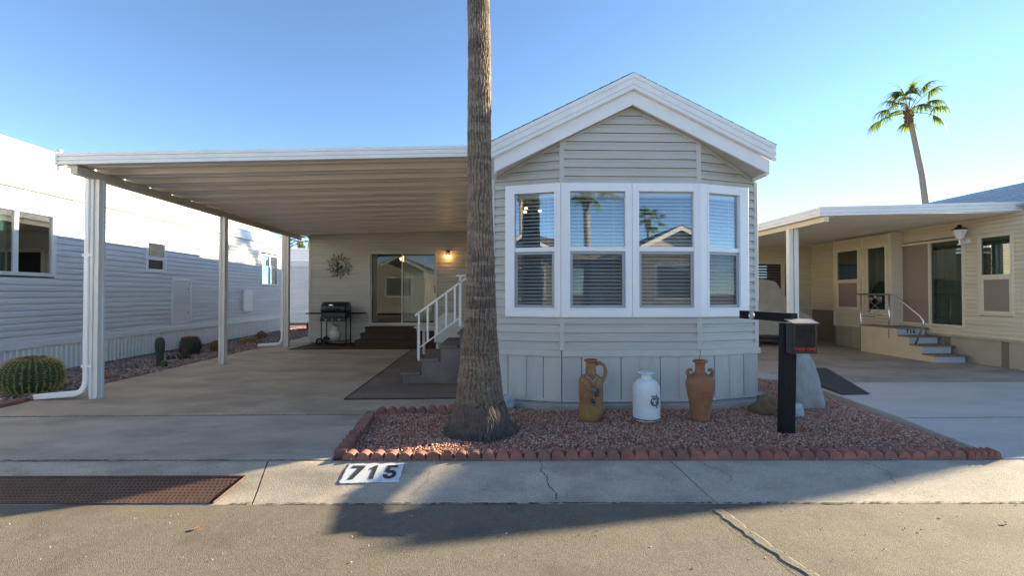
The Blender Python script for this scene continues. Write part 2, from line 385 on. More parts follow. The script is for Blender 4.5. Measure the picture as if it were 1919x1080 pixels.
crack([(0.33, 3.83), (0.36, 3.55), (0.42, 3.33)], kzz, 0.004, KERBS[2], seed=1)
crack([(1.62, 3.80), (1.80, 3.60), (1.78, 3.48)], kzz, 0.003, KERBS[3], seed=2)
crack([(3.00, 3.77), (3.10, 3.6), (3.05, 3.46)], kzz, 0.003, KERBS[3], seed=3)
crack([(-0.55, 3.7), (-0.62, 3.5), (-0.64, 3.42)], kzz, 0.0018, KERBS[2], seed=4)
crack([(-2.25, 3.83), (-2.42, 3.70)], kzz, 0.003, KERBS[1], seed=5)
def seam(x0, x1, yf, zf, w, parent, seed, step=.02, name='seam_crack'):
    rnd = random.Random(seed); v = []; f = []; x = x0; i = 0; dy = 0.0
    while x < x1:
        dy = dy * .8 + rnd.uniform(-.004, .004); q = w * (rnd.uniform(.15, 1.3) if rnd.random() > .18 else .05)
        y = yf(x) + dy; v += [(x, y - q, zf(x, y - q)), (x, y + q, zf(x, y + q))]
        if i: f.append((2 * i - 2, 2 * i - 1, 2 * i + 1, 2 * i))
        i += 1; x += step * rnd.uniform(.5, 1.5)
    return MB().add(v, f).build(name, m_crack, parent)
for k_, K_ in enumerate(KERBS[1:5]):
    a_, b_ = joints[k_ + 1] + .15, joints[k_ + 2] + .08
    if k_ > 0: seam(a_, b_, lambda x: kbot(x) + .006, lambda x, y: -.1115, .007, K_, 30 + k_)
    else: seam(-1.96, -1.8, lambda x: kbot(x) + .006, lambda x, y: -.1115, .007, K_, 30 + k_)
SL_ = {o.name: o for o in bpy.data.objects}
seam(-6.1, -1.56, lambda x: 5.333, lambda x, y: .0045, .010, SL_['driveway_apron'], 51, .03)
seam(-9, -1.44, lambda x: ktop(x) + .006, lambda x, y: .0035, .008, SL_['driveway_apron'], 52, .03)
seam(-4.3, -2.6, lambda x: 4.35 + .22 * math.sin(x * 1.7), lambda x, y: .0032, .0016, SL_['driveway_apron'], 53, .02, 'crack')
seam(-2.6, -1.5, lambda x: 4.0 + .16 * (x + 2.6) ** 2, lambda x, y: .0032, .003, SL_['driveway_apron'], 54, .015, 'crack')
seam(4.55, 9.2, lambda x: 5.025, lambda x, y: .0042, .006, SL_['neighbour_driveway'], 55, .03)
seam(-5.3, -2.2, lambda x: 9.9, lambda x, y: .0062, .004, SL_['carport_floor'], 56, .03)
rz_ = lambda x, y: -0.118 + 0.04 * math.sin(math.pi * (kbot(x) + 0.012 - y) / 6.2) + 0.003
def band(pts, w, m, z, name):
    v = []; f = []; rnd = random.Random(5)
    for i, (x, y) in enumerate(pts):
        q = w * rnd.uniform(0.75, 1.2); h = rz_(x, y) + z
        v += [(x - q, y, h - 0.004), (x - q * 0.6, y, h + 0.003), (x + q * 0.6, y, h + 0.003), (x + q, y, h - 0.004)]
        if i:
            b = 4 * i
            for k in range(3): f.append((b - 4 + k, b - 3 + k, b + 1 + k, b + k))
    return MB().add(v, f).build(name, m)
seal = [(1.52 + 0.23 * t - 0.10 * math.sin(3 * t) * 0.25 + random.uniform(-.012, .012), 3.17 - 1.15 * t) for t in [i / 26 for i in range(27)]]
m_seal = mat('patched asphalt', (0.165, 0.143, 0.112), 0.9, (0.13, 0.113, 0.09), 9, 6, bump=0.3, bscale=70, fine=0.12)
o = band(seal, 0.045, m_seal, 0.001, 'asphalt_patch'); o['kind'] = 'structure'; PATCH = o
crack([(seal[0][0] - .045, 3.15), (seal[8][0] - .05, seal[8][1]), (seal[16][0] - .05, seal[16][1]), (seal[26][0] - .055, seal[26][1])], lambda x, y: rz_(x, y) + .003, 0.0028, PATCH, seed=8, jag=0.010, steps=16)
crack([(seal[4][0] + .04, seal[4][1]), (seal[14][0] + .045, seal[14][1])], lambda x, y: rz_(x, y) + .004, 0.002, PATCH, seed=9, jag=0.012, steps=16)

# scattered stones -------------------------------------------------------------
def stones(name, label, cat, pts, size, m, zbase, seed, flat=0.62, kind='stuff'):
    r = np.random.default_rng(seed); n = len(pts)
    base = np.array([(1, 0, 0), (-1, 0, 0), (0, 1, 0), (0, -1, 0), (0, 0, 1), (0, 0, -1)], float)
    tri = np.array([(0, 2, 4), (2, 1, 4), (1, 3, 4), (3, 0, 4), (2, 0, 5), (1, 2, 5), (3, 1, 5), (0, 3, 5)])
    sz = size * r.uniform(0.55, 1.25, (n, 1, 1)) * r.uniform(0.7, 1.3, (n, 1, 3)); sz[:, :, 2] *= flat
    V = base[None] * sz * r.uniform(0.75, 1.2, (n, 6, 1)) + r.normal(0, 0.18, (n, 6, 3)) * size * 0.6
    a = r.uniform(0, 6.28, n); b = r.uniform(-0.6, 0.6, n)
    ca, sa, cb, sb = np.cos(a), np.sin(a), np.cos(b), np.sin(b)
    x, y, z = V[..., 0], V[..., 1], V[..., 2]
    y2 = y * cb[:, None] - z * sb[:, None]; z2 = y * sb[:, None] + z * cb[:, None]
    x3 = x * ca[:, None] - y2 * sa[:, None]; y3 = x * sa[:, None] + y2 * ca[:, None]
    V = np.stack([x3 + pts[:, 0:1], y3 + pts[:, 1:2], z2 + zbase + .012 * (np.sin(pts[:, 0:1] * 5.1 + 1.3 * np.sin(pts[:, 1:2] * 4)) * np.sin(pts[:, 1:2] * 6.3)) * (size > .01) + r.uniform(-0.006, 0.012, (n, 1)) + size * 0.15], -1).reshape(-1, 3)
    F = (tri[None] + (np.arange(n) * 6)[:, None, None]).reshape(-1, 3)
    me = bpy.data.meshes.new(name); me.vertices.add(len(V)); me.vertices.foreach_set('co', V.ravel())
    me.loops.add(F.size); me.loops.foreach_set('vertex_index', F.ravel().astype(np.int32))
    me.polygons.add(len(F)); me.polygons.foreach_set('loop_start', np.arange(0, F.size, 3, dtype=np.int32))
    me.update(calc_edges=True)
    at = me.attributes.new('tint', 'FLOAT', 'POINT'); at.data.foreach_set('value', np.repeat(r.uniform(0, 1, n), 6).astype(np.float32))
    o = link(name, me, m); o['kind'] = kind
    if label: tag(o, label, cat)
    return o
def inside(P, poly):
    x, y = P[:, 0], P[:, 1]; c = np.zeros(len(P), bool); j = len(poly) - 1
    for i in range(len(poly)):
        xi, yi = poly[i]; xj, yj = poly[j]
        c ^= ((yi > y) != (yj > y)) & (x < (xj - xi) * (y - yi) / (yj - yi + 1e-12) + xi); j = i
    return c
m_grav = tint_mat('pink granite chips', [(0.0, (0.27, 0.115, 0.075)), (0.3, (0.46, 0.205, 0.135)), (0.55, (0.57, 0.31, 0.215)), (0.8, (0.58, 0.385, 0.29)), (1.0, (0.66, 0.54, 0.46))])
m_grav2 = tint_mat('grey pink river stone', [(0.0, (0.15, 0.11, 0.095)), (0.35, (0.29, 0.215, 0.185)), (0.7, (0.40, 0.305, 0.265)), (1.0, (0.53, 0.445, 0.40))])
bed1 = [(-1.36, 3.96), (4.20, 3.86), (4.64, 7.8), (3.55, 7.8), (3.45, 5.85), (2.55, 5.55), (0.7, 5.55), (0.1, 5.72), (-0.1, 5.4), (-1.44, 5.36)]
P = rng.uniform((-1.5, 3.8), (4.8, 7.9), (105000, 2)); P = P[inside(P, bed1)]; P = P[: 56000]
stones('gravel', 'pink crushed granite covering the planting bed before the house', 'gravel', P, 0.0108, m_grav, -0.014, 3)
bed2 = [(-7.85, 5.36), (-6.16, 5.36), (-6.40, 16), (-5.6, 16.2), (-5.6, 19.5), (-8.6, 19.5), (-8.15, 15)]
P = np.concatenate([rng.uniform((-8.6, 5.3), (-5.6, 11), (15000, 2)), rng.uniform((-8.6, 11), (-5.6, 19.5), (9000, 2))]); P = P[inside(P, bed2)]
stones('gravel', 'grey pink gravel strip between the drive and the pale neighbouring house', 'gravel', P, 0.024, m_grav2, -0.012, 4)

# ------------------------------------------------------------------ window helper
def window(parent, M, outer, hole, rail, mats, blind=None, screen=True, gl=(g_bay, g_low), room=None, sash_mat=None, proud=0.045, name='window'):
    """outer/hole = (u0,u1,z0,z1); rail=(z0,z1) splits upper and lower light"""
    u0, u1, z0, z1 = outer; a, b, c, d = hole
    mb = MB(M)
    mb.box(u0, a, -proud, 0.03, z0, z1); mb.box(b, u1, -proud, 0.03, z0, z1)
    mb.box(a, b, -proud, 0.03, z0, c); mb.box(a, b, -proud, 0.03, d, z1)
    # inner stop, slightly proud, and meeting rail
    ring(mb, a - 0.022, b + 0.022, c - 0.022, d + 0.022, 0.022, -proud - 0.007, -proud + 0.002)
    w = mb.build(name, mats, parent, bev=0.004)
    if rail:
        MB(M).box(a, b, -proud * 0.75, 0.02, rail[0], rail[1]).build('meeting_rail', mats, w, bev=0.003)
        MB(M).box(a, b, -0.004, 0.002, rail[1], d).build('pane', gl[0], w)
        MB(M).box(a + 0.035, b - 0.035, -0.002, 0.004, c + 0.035, rail[0] - 0.002).build('pane', gl[1], w)
        mb = MB(M); ring(mb, a, b, c, rail[0], 0.036, -0.022, 0.010); mb.build('sash', sash_mat or m_grey, w, bev=0.003)
        if screen: MB(M).box(a + 0.036, b - 0.036, -0.014, -0.012, c + 0.036, rail[0] - 0.036).build('screen', screen if not isinstance(screen, bool) else m_scr, w)
    else:
        MB(M).box(a, b, -0.004, 0.002, c, d).build('pane', gl[0], w)
    if blind:
        y, p, ang = blind; mb = MB(M); z = d - 0.05
        mb.box(a - 0.02, b + 0.02, y - 0.03, y + 0.03, d - 0.045, d + 0.005)
        while z > c + 0.02:
            ca, sa = math.cos(ang) * 0.025, math.sin(ang) * 0.025
            mb.hexa([(a - .015, y - ca, z - sa), (b + .015, y - ca, z - sa), (b + .015, y + ca, z + sa), (a - .015, y + ca, z + sa),
                     (a - .015, y - ca, z - sa + .0025), (b + .015, y - ca, z - sa + .0025), (b + .015, y + ca, z + sa + .0025), (a - .015, y + ca, z + sa + .0025)])
            z -= p
        for q in (0.18, 0.82):
            u = a + (b - a) * q; mb.box(u - .0015, u + .0015, y - .027, y - .0255, c + .02, d - .04)
        o = mb.build('blind', m_blind, w); o['kind'] = 'stuff'
    if room:
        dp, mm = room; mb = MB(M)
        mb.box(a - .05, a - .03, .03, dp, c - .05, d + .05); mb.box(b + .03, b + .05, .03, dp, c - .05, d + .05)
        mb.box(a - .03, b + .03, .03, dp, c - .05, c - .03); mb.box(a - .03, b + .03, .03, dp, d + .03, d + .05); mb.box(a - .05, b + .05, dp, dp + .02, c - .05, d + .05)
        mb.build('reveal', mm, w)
    return w

# ------------------------------------------------------------------ the house in the middle (front with a shallow bay)
H = thing('park_home', 'beige sided cottage home with white gable fascia and four-light bay window', 'house', (1.62, 6, 0))
RX, RZ, SL = 1.62, 4.10, 0.497
XL, XR, YC, YK = -0.12, 3.37, 5.64, 5.91
FC = frame(0.76, YC, 1, 0); LC = 1.72
FR = frame(2.48, YC, XR - 2.48, YK - YC); LR = math.hypot(XR - 2.48, YK - YC)
FL = frame(XL, YK, 0.76 - XL, YC - YK); LL = math.hypot(0.76 - XL, YK - YC)
def roofz(x): return RZ - 0.37 - SL * abs(x - RX)
def lim_for(M, L, ux):
    def lim(z):
        h = (RZ - 0.37 - z) / SL
        x0 = M[0][3]; return ((RX - h - x0) / ux, (RX + h - x0) / ux)
    return lim
WZ = (1.11, 2.78)
siding(H, m_side, FC, LC, 0.70, 3.74, 0.109, [(-1, 9, WZ[0] + .02, WZ[1] - .02)], lim_for(FC, LC, 1.0))
siding(H, m_side, FR, LR, 0.70, 3.60, 0.109, [(-1, 0.745, WZ[0] + .02, WZ[1] - .02)], lim_for(FR, LR, FR[0][0]))
siding(H, m_side, FL, LL, 0.70, 3.60, 0.109, [(0.215, 9, WZ[0] + .02, WZ[1] - .02)], lim_for(FL, LL, FL[0][0]))
# trim strips on the corners and at the bends, in two runs above and below the window
for M, u, runs in ((FC, 0.0, ((0.70, 1.10), (2.785, roofz(0.76)))), (FC, LC, ((0.70, 1.10), (2.785, roofz(2.48)))), (FR, LR - 0.025, ((0.70, roofz(XR)),)), (FL, 0.025, ((0.70, roofz(XL)),))):
    for a, b in runs: MB(M).box(u - 0.03, u + 0.03, -0.028, 0.015, a, b).build('corner_trim', m_trim, H, bev=0.004)
# band board, skirting panels, base strip
for M, L in ((FC, LC), (FR, LR), (FL, LL)):
    e = 0.03 if M is FR else 0
    MB(M).box(0.002, L - 0.002 + e, -0.034, 0.02, 0.622, 0.698).build('band_board', m_trim, H, bev=0.004)
    MB(M).box(0.002, L - 0.002 + e, -0.030, 0.02, 0.058, 0.088).build('base_strip', m_skirt, H, bev=0.003)
    n = max(2, round(L / 0.235)); p = L / n
    for k in range(n):
        y = -0.012 - 0.004 * (k % 2)
        MB(M).box(k * p + 0.004, (k + 1) * p - 0.004, y, 0.02, 0.085, 0.625).build('skirt_panel', m_skirt, H, bev=0.003)
        MB(M).box((k + 1) * p - 0.009, (k + 1) * p + 0.009, -0.024, 0.0, 0.086, 0.621).build('panel_batten', m_skirt, H) if k < n - 1 and k % 2 else None
    MB(M).box(0, L, 0.021, 0.06, 0.05, 0.70).build('skirt_backing', m_dark, H)
# four lights of the bay
BL = (0.075, 0.046, 0.50)
window(H, FL, (0.20, LL - 0.004, *WZ), (0.324, 0.838, 1.225, 2.67), (1.93, 1.985), m_vinyl, BL)
window(H, FC, (0.003, 0.872, *WZ), (0.10, 0.79, 1.225, 2.675), (1.93, 1.985), m_vinyl, BL)
window(H, FC, (0.876, LC - 0.003, *WZ), (0.96, 1.65, 1.225, 2.675), (1.93, 1.985), m_vinyl, BL)
window(H, FR, (0.004, 0.763, *WZ), (0.125, 0.617, 1.225, 2.67), (1.93, 1.985), m_vinyl, BL)
for M, u in ((FC, 0.0), (FC, LC)): MB(M).box(u - .012, u + .012, -0.050, 0.02, WZ[0], WZ[1]).build('bend_cover', m_vinyl, H)
# room behind the bay
mb = MB(); mb.box(XL + .06, XL + .1, 6.0, 9.6, 0.7, 3.0); mb.box(XR - .1, XR - .06, 6.0, 9.6, 0.7, 3.0); mb.box(XL + .1, XR - .1, 9.6, 9.65, 0.7, 3.0)
mb.box(XL + .1, XR - .1, 6.0, 9.6, 2.97, 3.0); mb.box(XL + .1, XR - .1, 6.0, 9.6, 0.7, 0.74)
mb.build('room_shell', m_room, H)
# side and rear walls
mb = MB(); mb.box(XL, XL + .05, YK + .02, 14, 0.05, 3.2); mb.box(XR - .05, XR, YK + .02, 14, 0.05, 3.2); mb.box(XL + .05, XR - .05, 13.95, 14, 0.05, 3.2)
mb.build('side_wall', m_side, H)
# roof: shingle courses, layered fascia, frieze, soffit
for s in (-1, 1):
    ex = 3.37 if s > 0 else -0.13
    def pt(d, dz, s=s): return (RX + s * d, RZ + dz - SL * d)
    D = abs(ex - RX) + (0.0)
    n = 13
    for k in range(n):
        d0 = D * k / n; d1 = D * (k + 1) / n + 0.02
        a, b = pt(d0, 0.002), pt(d1, 0.007)
        MB().hexa([(a[0], 5.472, a[1]), (b[0], 5.472, b[1]), (b[0], 14.2, b[1]), (a[0], 14.2, a[1]),
                   (a[0], 5.472, a[1] + .007), (b[0], 5.472, b[1] + .008), (b[0], 14.2, b[1] + .008), (a[0], 14.2, a[1] + .007)]).build('shingle_course', m_shingle, H)
    # fascia profile: (depth y, vertical offset) swept along the slope
    sec = [(5.470, 0.0), (5.455, -0.006), (5.455, -0.058), (5.468, -0.066), (5.468, -0.078), (5.456, -0.086), (5.456, -0.138), (5.470, -0.146), (5.470, -0.158), (5.455, -0.168), (5.455, -0.200), (5.50, -0.206), (5.50, 0.0)]
    A = [(RX, y, RZ + z) for y, z in sec]; Bp = [(ex, y, RZ + z - SL * D) for y, z in sec]
    MB().sweep(sec, [A, Bp]).build('fascia', m_white, H)
    D2 = D - 0.055; ex2 = RX + s * D2
    sec = [(5.505, -0.20), (5.535, -0.20), (5.535, -0.378), (5.505, -0.378)]
    MB().sweep(sec, [[(RX, y, RZ + z) for y, z in sec], [(ex2, y, RZ + z - SL * D2) for y, z in sec]]).build('frieze_board', m_white, H, bev=0.003)
    sec = [(5.536, -0.345), (6.02, -0.345), (6.02, -0.362), (5.536, -0.362)]
    MB().sweep(sec, [[(RX, y, RZ + z) for y, z in sec], [(ex2, y, RZ + z - SL * D2) for y, z in sec]]).build('soffit', m_trim, H)
    # eave boards along the sides
    z = RZ - SL * D; x0, x1 = sorted((ex2, ex2 - s * 0.025))
    MB().box(x0, x1, 5.54, 14.1, z - 0.36, z - 0.02).build('eave_board', m_white, H)
    # raking trim where the wall meets the soffit
    for M, ua, ub in (((FC, RX - .76, LC), (FR, 0, LR)) if s > 0 else ((FC, 0, RX - .76), (FL, 0, LL))):
        p = [M @ Vector((ua, -0.03, 0)), M @ Vector((ub, -0.03, 0))]; q = [M @ Vector((ua, 0.012, 0)), M @ Vector((ub, 0.012, 0))]
        vs = [(v.x, v.y, roofz(v.x) + dz) for dz in (-0.028, 0.004) for v in (p[0], p[1], q[1], q[0])]
        MB().hexa(vs).build('rake_trim', m_trim, H)
# roof drain pipe by the right corner is omitted by the photograph; gable ends closed behind the wall
lamp = thing('ceiling_lamp', 'small lit ceiling lamp inside the bay window room', 'lamp', (0.5, 7.6, 2.97))
MB().lathe([(.09, 2.97), (.09, 2.94), (.03, 2.93), (.03, 2.86)], 16, (0.5, 7.6, 0)).build('canopy', m_grey, lamp)
for k in range(3):
    a = k * 2.1; MB().ball((0.5 + .16 * math.cos(a), 7.6 + .16 * math.sin(a), 2.80), .028).build('bulb', m_bulb2, lamp, True)
    MB().tube([(0.5, 7.6, 2.88), (0.5 + .16 * math.cos(a), 7.6 + .16 * math.sin(a), 2.85)], .008).build('arm', m_grey, lamp)

# ------------------------------------------------------------------ carport
C = thing('carport', 'white flat roofed carport on slim posts beside the beige home', 'carport', (-2.8, 9, 0))
def cx0(y): return -5.58 - 0.034 * (y - 5.87)
def cz(x): return 3.045 + 0.0275 * (x + 5.58)
y = 5.90; pitch = 0.51; npan = int(round((13.05 - 5.90) / pitch)); pitch = (13.05 - 5.90) / npan
for k in range(npan):
    y0 = 5.90 + k * pitch
    sec = [(0.0, 0.0), (0.10, 0.0), (0.115, 0.028), (0.135, 0.028), (0.15, 0.0), (0.25, 0.0), (0.27, 0.075), (0.42, 0.075), (0.432, 0.060), (0.444, 0.075), (0.49, 0.075), (0.509, 0.0)]
    sec = [(a * pitch / 0.51, b) for a, b in sec]; full = sec + [(a, b + 0.006) for a, b in sec[::-1]]
    r0 = [(cx0(y0 + a) + .03, y0 + a, cz(-5.58) + b) for a, b in full]; r1 = [(-0.13, y0 + a, cz(-0.13) + b) for a, b in full]
    MB().sweep(full, [r0, r1]).build('roof_pan', m_ceil, C)
fsec = [(0.0, 0.0), (-0.012, -0.004), (-0.012, -0.044), (0.004, -0.050), (0.004, -0.058), (-0.010, -0.064), (-0.010, -0.098), (0.006, -0.104), (0.006, -0.112), (-0.012, -0.118), (-0.012, -0.150), (0.03, -0.152), (0.03, 0.0)]
A = [(-5.60, 5.87 + a, 3.185 + b) for a, b in fsec]; Bp = [(-0.14, 5.87 + a, 3.335 + b) for a, b in fsec]
MB().sweep(fsec, [A, Bp]).build('front_fascia', m_white, C)
MB().box(-5.615, -5.59, 5.855, 5.905, 3.028, 3.19).build('fascia_end_cap', m_white, C, bev=0.002)
# gutter along the open side, and the header beam over the posts
gs = [(0, 0), (-0.02, 0.004), (-0.03, 0.05), (-0.02, 0.145), (0.0, 0.15), (0.012, 0.14), (0.012, 0.0)]
MB().sweep(gs, [[(cx0(5.91) + a, 5.91, 3.03 + b) for a, b in gs], [(cx0(13.3) + a, 13.3, 3.03 + b) for a, b in gs]]).build('side_gutter', m_white, C)
for k in range(1):
    MB().hexa([(cx0(5.92) + .10, 5.92, 2.93), (cx0(5.92) + .19, 5.92, 2.93), (cx0(13.04) + .19, 13.04, 2.93), (cx0(13.04) + .10, 13.04, 2.93),
               (cx0(5.92) + .10, 5.92, 3.043), (cx0(5.92) + .19, 5.92, 3.043), (cx0(13.04) + .19, 13.04, 3.043), (cx0(13.04) + .10, 13.04, 3.043)]).build('header_beam', m_beam, C, bev=0.004)
for k, (px_, py_) in enumerate(((-5.41, 6.25), (-5.52, 9.21), (-5.65, 12.2))):
    q = frame(px_, py_, 1, 0)
    s = 0.055
    sec = [(-s, -s), (-s * .35, -s), (-s * .3, -s * .72), (s * .3, -s * .72), (s * .35, -s), (s, -s), (s, -s * .4), (s * .8, -s * .3), (s * .8, s * .3), (s, s * .4), (s, s), (-s, s), (-s, s * .4), (-s * .8, s * .3), (-s * .8, -s * .3), (-s, -s * .4)]
    mb = MB(q); mb.prism(sec, 0.0, 2.93, 'z'); p = mb.build('post', m_wpost, C)
    MB(q).box(-.075, .075, -.04, .04, 0.002, 0.012).build('foot_plate', m_wpost, p)
    for sgn in (-1, 1): MB(q).ball((sgn * .05, -.06, .02), .009, 8, 5).build('anchor_bolt', m_grey, p)
def downspout(x, y, yb, xe, ye, z1=3.0):
    d = thing('downspout', '', 'downspout', (x, y, 0))
    pts = [(x, y, z1), (x, y, 0.26), (x - .012, y - .004, 0.17), (x - .05, y - .012, 0.105), (x - .11, y - .022, 0.075), (xe, ye, 0.035)]
    mb = MB()
    # rectangular section swept by hand
    rings = []
    for i, p in enumerate(pts):
        t = Vector(pts[min(i + 1, len(pts) - 1)]) - Vector(pts[max(i - 1, 0)]); t.normalize()
        b = Vector((0, 1, 0)); a = b.cross(t).normalized(); b = t.cross(a).normalized()
        rings.append([tuple(Vector(p) + a * u * .036 + b * v * .045) for u, v in ((-1, -.7), (-.7, -1), (.7, -1), (1, -.7), (1, .7), (.7, 1), (-.7, 1), (-1, .7))])
    mb.sweep(rings[0], rings); mb.build('pipe', m_vinyl, d)
    for z in (0.42, 1.9): MB().box(x - .045, x + .09, y - .05, y - .044, z, z + .035).build('strap', m_vinyl, d)
    return d
d = downspout(-5.515, 6.235, 0, -6.13, 6.19); d['label'] = 'white downspout on the front carport post, foot running over the drive'
d = downspout(-5.755, 12.19, 0, -6.40, 12.22); d['label'] = 'white downspout on the rear carport post beside the gravel'

# ------------------------------------------------------------------ carport room behind
Z = thing('carport_room', 'tan sided room at the back of the carport with a sliding glass door', 'room', (-2.8, 14, 0))
FS = frame(-5.40, 13.05, 1, 0)
DO = (1.65, 3.60, 0.49, 2.62)
siding(Z, m_side, FS, 5.25, 0.03, 3.20, 0.102, [(DO[0] + .02, DO[1] - .02, DO[2] + .02, DO[3] - .02)])
MB(FS).box(-0.03, 0.035, -0.03, 0.03, 0.03, 3.02).build('corner_trim', m_trim, Z, bev=0.004)
mb = MB(); mb.box(-5.40, -5.36, 13.08, 19.2, 0.03, 3.15); mb.box(-5.36, -0.15, 19.16, 19.2, 0.03, 3.15); mb.box(-5.40, -0.15, 13.0, 19.2, 3.22, 3.27)  # unseen rear length, extended to keep sun off the white home's wall
mb.build('side_wall', m_side, Z)
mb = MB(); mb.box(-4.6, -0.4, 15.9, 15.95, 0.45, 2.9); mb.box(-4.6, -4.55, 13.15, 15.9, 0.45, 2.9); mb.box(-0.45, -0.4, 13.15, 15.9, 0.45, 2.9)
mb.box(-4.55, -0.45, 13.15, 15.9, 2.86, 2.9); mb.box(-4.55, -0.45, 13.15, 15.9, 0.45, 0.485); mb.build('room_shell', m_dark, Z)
mb = MB(FS); ring(mb, DO[0], DO[1], DO[2], DO[3], 0.055, -0.05, 0.05, 0.05, 0.05); dr = mb.build('sliding_door', m_trim, Z, bev=0.004)
mu = 2.60
mb = MB(FS); ring(mb, DO[0] + .056, mu + .02, DO[2] + .051, DO[3] - .051, 0.035, -0.02, 0.0); mb.build('door_leaf', m_trim, dr, bev=0.003)
mb = MB(FS); ring(mb, mu - .03, DO[1] - .056, DO[2] + .051, DO[3] - .051, 0.035, 0.005, 0.025); mb.build('door_leaf', m_trim, dr, bev=0.003)
MB(FS).box(DO[0] + .091, mu - .015, -0.012, -0.007, DO[2] + .086, DO[3] - .086).build('pane', g_door, dr)
MB(FS).box(mu + .005, DO[1] - .091, 0.012, 0.017, DO[2] + .086, DO[3] - .086).build('pane', g_door, dr)
MB(FS).box(DO[1] - .085, DO[1] - .06, -.03, .004, 1.42, 1.62).build('handle', m_bmetal, dr, bev=0.006)
for k in range(12):
    u = mu + .05 + k * .073; a = 0.55
    MB(FS @ Matrix.Translation((u, 0.13, 0)) @ Matrix.Rotation(a, 4, 'Z')).box(-.042, .042, -.002, .002, DO[2] + .12, DO[3] - .1).build('vertical_slat', m_curt, dr)
for k in range(4):
    u = DO[0] + .1 + k * .03; MB(FS @ Matrix.Translation((u, 0.15, 0)) @ Matrix.Rotation(1.3, 4, 'Z')).box(-.042, .042, -.002, .002, DO[2] + .12, DO[3] - .1).build('vertical_slat', m_curt, dr)
pl = thing('pendant_lamp', 'lit pendant lamp seen through the sliding door glass', 'lamp', (-3.0, 14.6, 2.86))
MB().tube([(-3.0, 14.6, 2.86), (-3.0, 14.6, 2.62)], .01).build('stem', m_grey, pl)
MB().lathe([(.02, 2.62), (.12, 2.60), (.21, 2.53), (.19, 2.47), (.10, 2.43), (.01, 2.42)], 20, (-3.0, 14.6, 0)).build('lamp_shade', m_bulb2, pl, True)
# wall lantern
wl_ = thing('wall_lantern', 'small lit lantern on the tan wall right of the sliding door', 'lamp', (-1.5, 13.03, 2.5))
Lx, Ly = -1.50, 12.92
MB().box(Lx - .04, Lx + .04, 13.005, 13.03, 2.48, 2.64).build('back_plate', m_bmetal, wl_, bev=.004)
MB().tube([(Lx, 13.01, 2.58), (Lx, 12.97, 2.64), (Lx, Ly, 2.65), (Lx, Ly, 2.60)], .009).build('arm', m_bmetal, wl_, True)
MB().lathe([(.015, 2.61), (.075, 2.575), (.08, 2.56), (.05, 2.555)], 16, (Lx, Ly, 0)).build('cap', m_bmetal, wl_)
MB().lathe([(.048, 2.555), (.055, 2.46), (.045, 2.40), (.02, 2.395)], 16, (Lx, Ly, 0), caps=False).build('lamp_glass', glass('lantern glass', 0.06, (1, .95, .85)), wl_, True)
MB().ball((Lx, Ly, 2.47), .033).build('bulb', m_bulb, wl_, True)
# sun shaped wall ornament
sa = thing('sun_ornament', 'dark wire sun ornament with cactus and bird on the tan wall', 'wall art', (-4.56, 13.0, 2.19))
m_iron = mat('weathered iron', (0.055, 0.042, 0.034), 0.6, (0.09, 0.06, 0.045), 18, 4, metal=0.4)
cx_, cz_, cy_ = -4.56, 2.19, 12.99
def circ(r, n=40): return [(cx_ + r * math.cos(2 * math.pi * k / n), cy_, cz_ + r * math.sin(2 * math.pi * k / n)) for k in range(n + 1)]
MB().tube(circ(.18), .007, 6, False).build('ring', m_iron, sa, True)
for k in range(18):
    a0 = 2 * math.pi * k / 18; long = .385 if k % 2 == 0 else .315; hw = .045
    pl_ = []
    for t in [i / 16 for i in range(17)]:
        tt = 1 - abs(2 * t - 1); rr = .185 + (long - .185) * tt; side = (1 - tt) * hw * (-1 if t < .5 else 1)
        wob = 0.030 * math.sin(tt * math.pi * 1.6)
        ux, uz = math.cos(a0), math.sin(a0)
        pl_.append((cx_ + ux * rr - uz * (side + wob), cy_ + .004, cz_ + uz * rr + ux * (side + wob)))
    MB().tube(pl_, .0062, 5).build('flame_ray', m_iron, sa, True)
mb = MB(); mb.tube([(cx_ - .06, cy_, cz_ - .16), (cx_ - .06, cy_, cz_ + .14)], .017, 8); mb.tube([(cx_ - .06, cy_, cz_ - .02), (cx_ - .12, cy_, cz_ - .0), (cx_ - .125, cy_, cz_ + .08)], .013, 8)
mb.tube([(cx_ - .06, cy_, cz_ + .0), (cx_ - .02, cy_, cz_ + .02), (cx_ - .018, cy_, cz_ + .11)], .013, 8); mb.build('cactus_figure', m_iron, sa, True)
mb = MB(); mb.ball((cx_ + .03, cy_, cz_ - .06), .055, 12, 8, (1, .25, .55)); mb.ball((cx_ + .075, cy_, cz_ + .0), .024, 10, 6, (1, .5, 1)); mb.tube([(cx_ - .02, cy_, cz_ - .08), (cx_ - .09, cy_, cz_ - .12)], [.018, .006], 6)
mb.tube([(cx_ + .03, cy_, cz_ - .05), (cx_ + .08, cy_, cz_ - .0)], [.03, .02], 8); mb.tube([(cx_ - .17, cy_, cz_ - .125), (cx_ + .13, cy_, cz_ - .115)], .008, 6); mb.build('bird_figure', m_iron, sa, True)

# carpeted steps at the sliding door
st = thing('door_steps', 'dark brown carpeted steps under the sliding glass door', 'steps', (-2.8, 12.7, 0))
for k, (y0, z1) in enumerate(((12.25, .16), (12.53, .32), (12.80, .475))):
    MB().box(-3.78 - .05 * (2 - k) , -1.5, y0 + .02, 13.0, 0.004 if k == 0 else (.16 * k), z1 - .035).build('riser', m_carpetB, st, bev=.008)
    MB().box(-3.80 - .05 * (2 - k), -1.48, y0, 13.0, z1 - .035, z1).build('tread', m_carpetB, st, bev=.014)
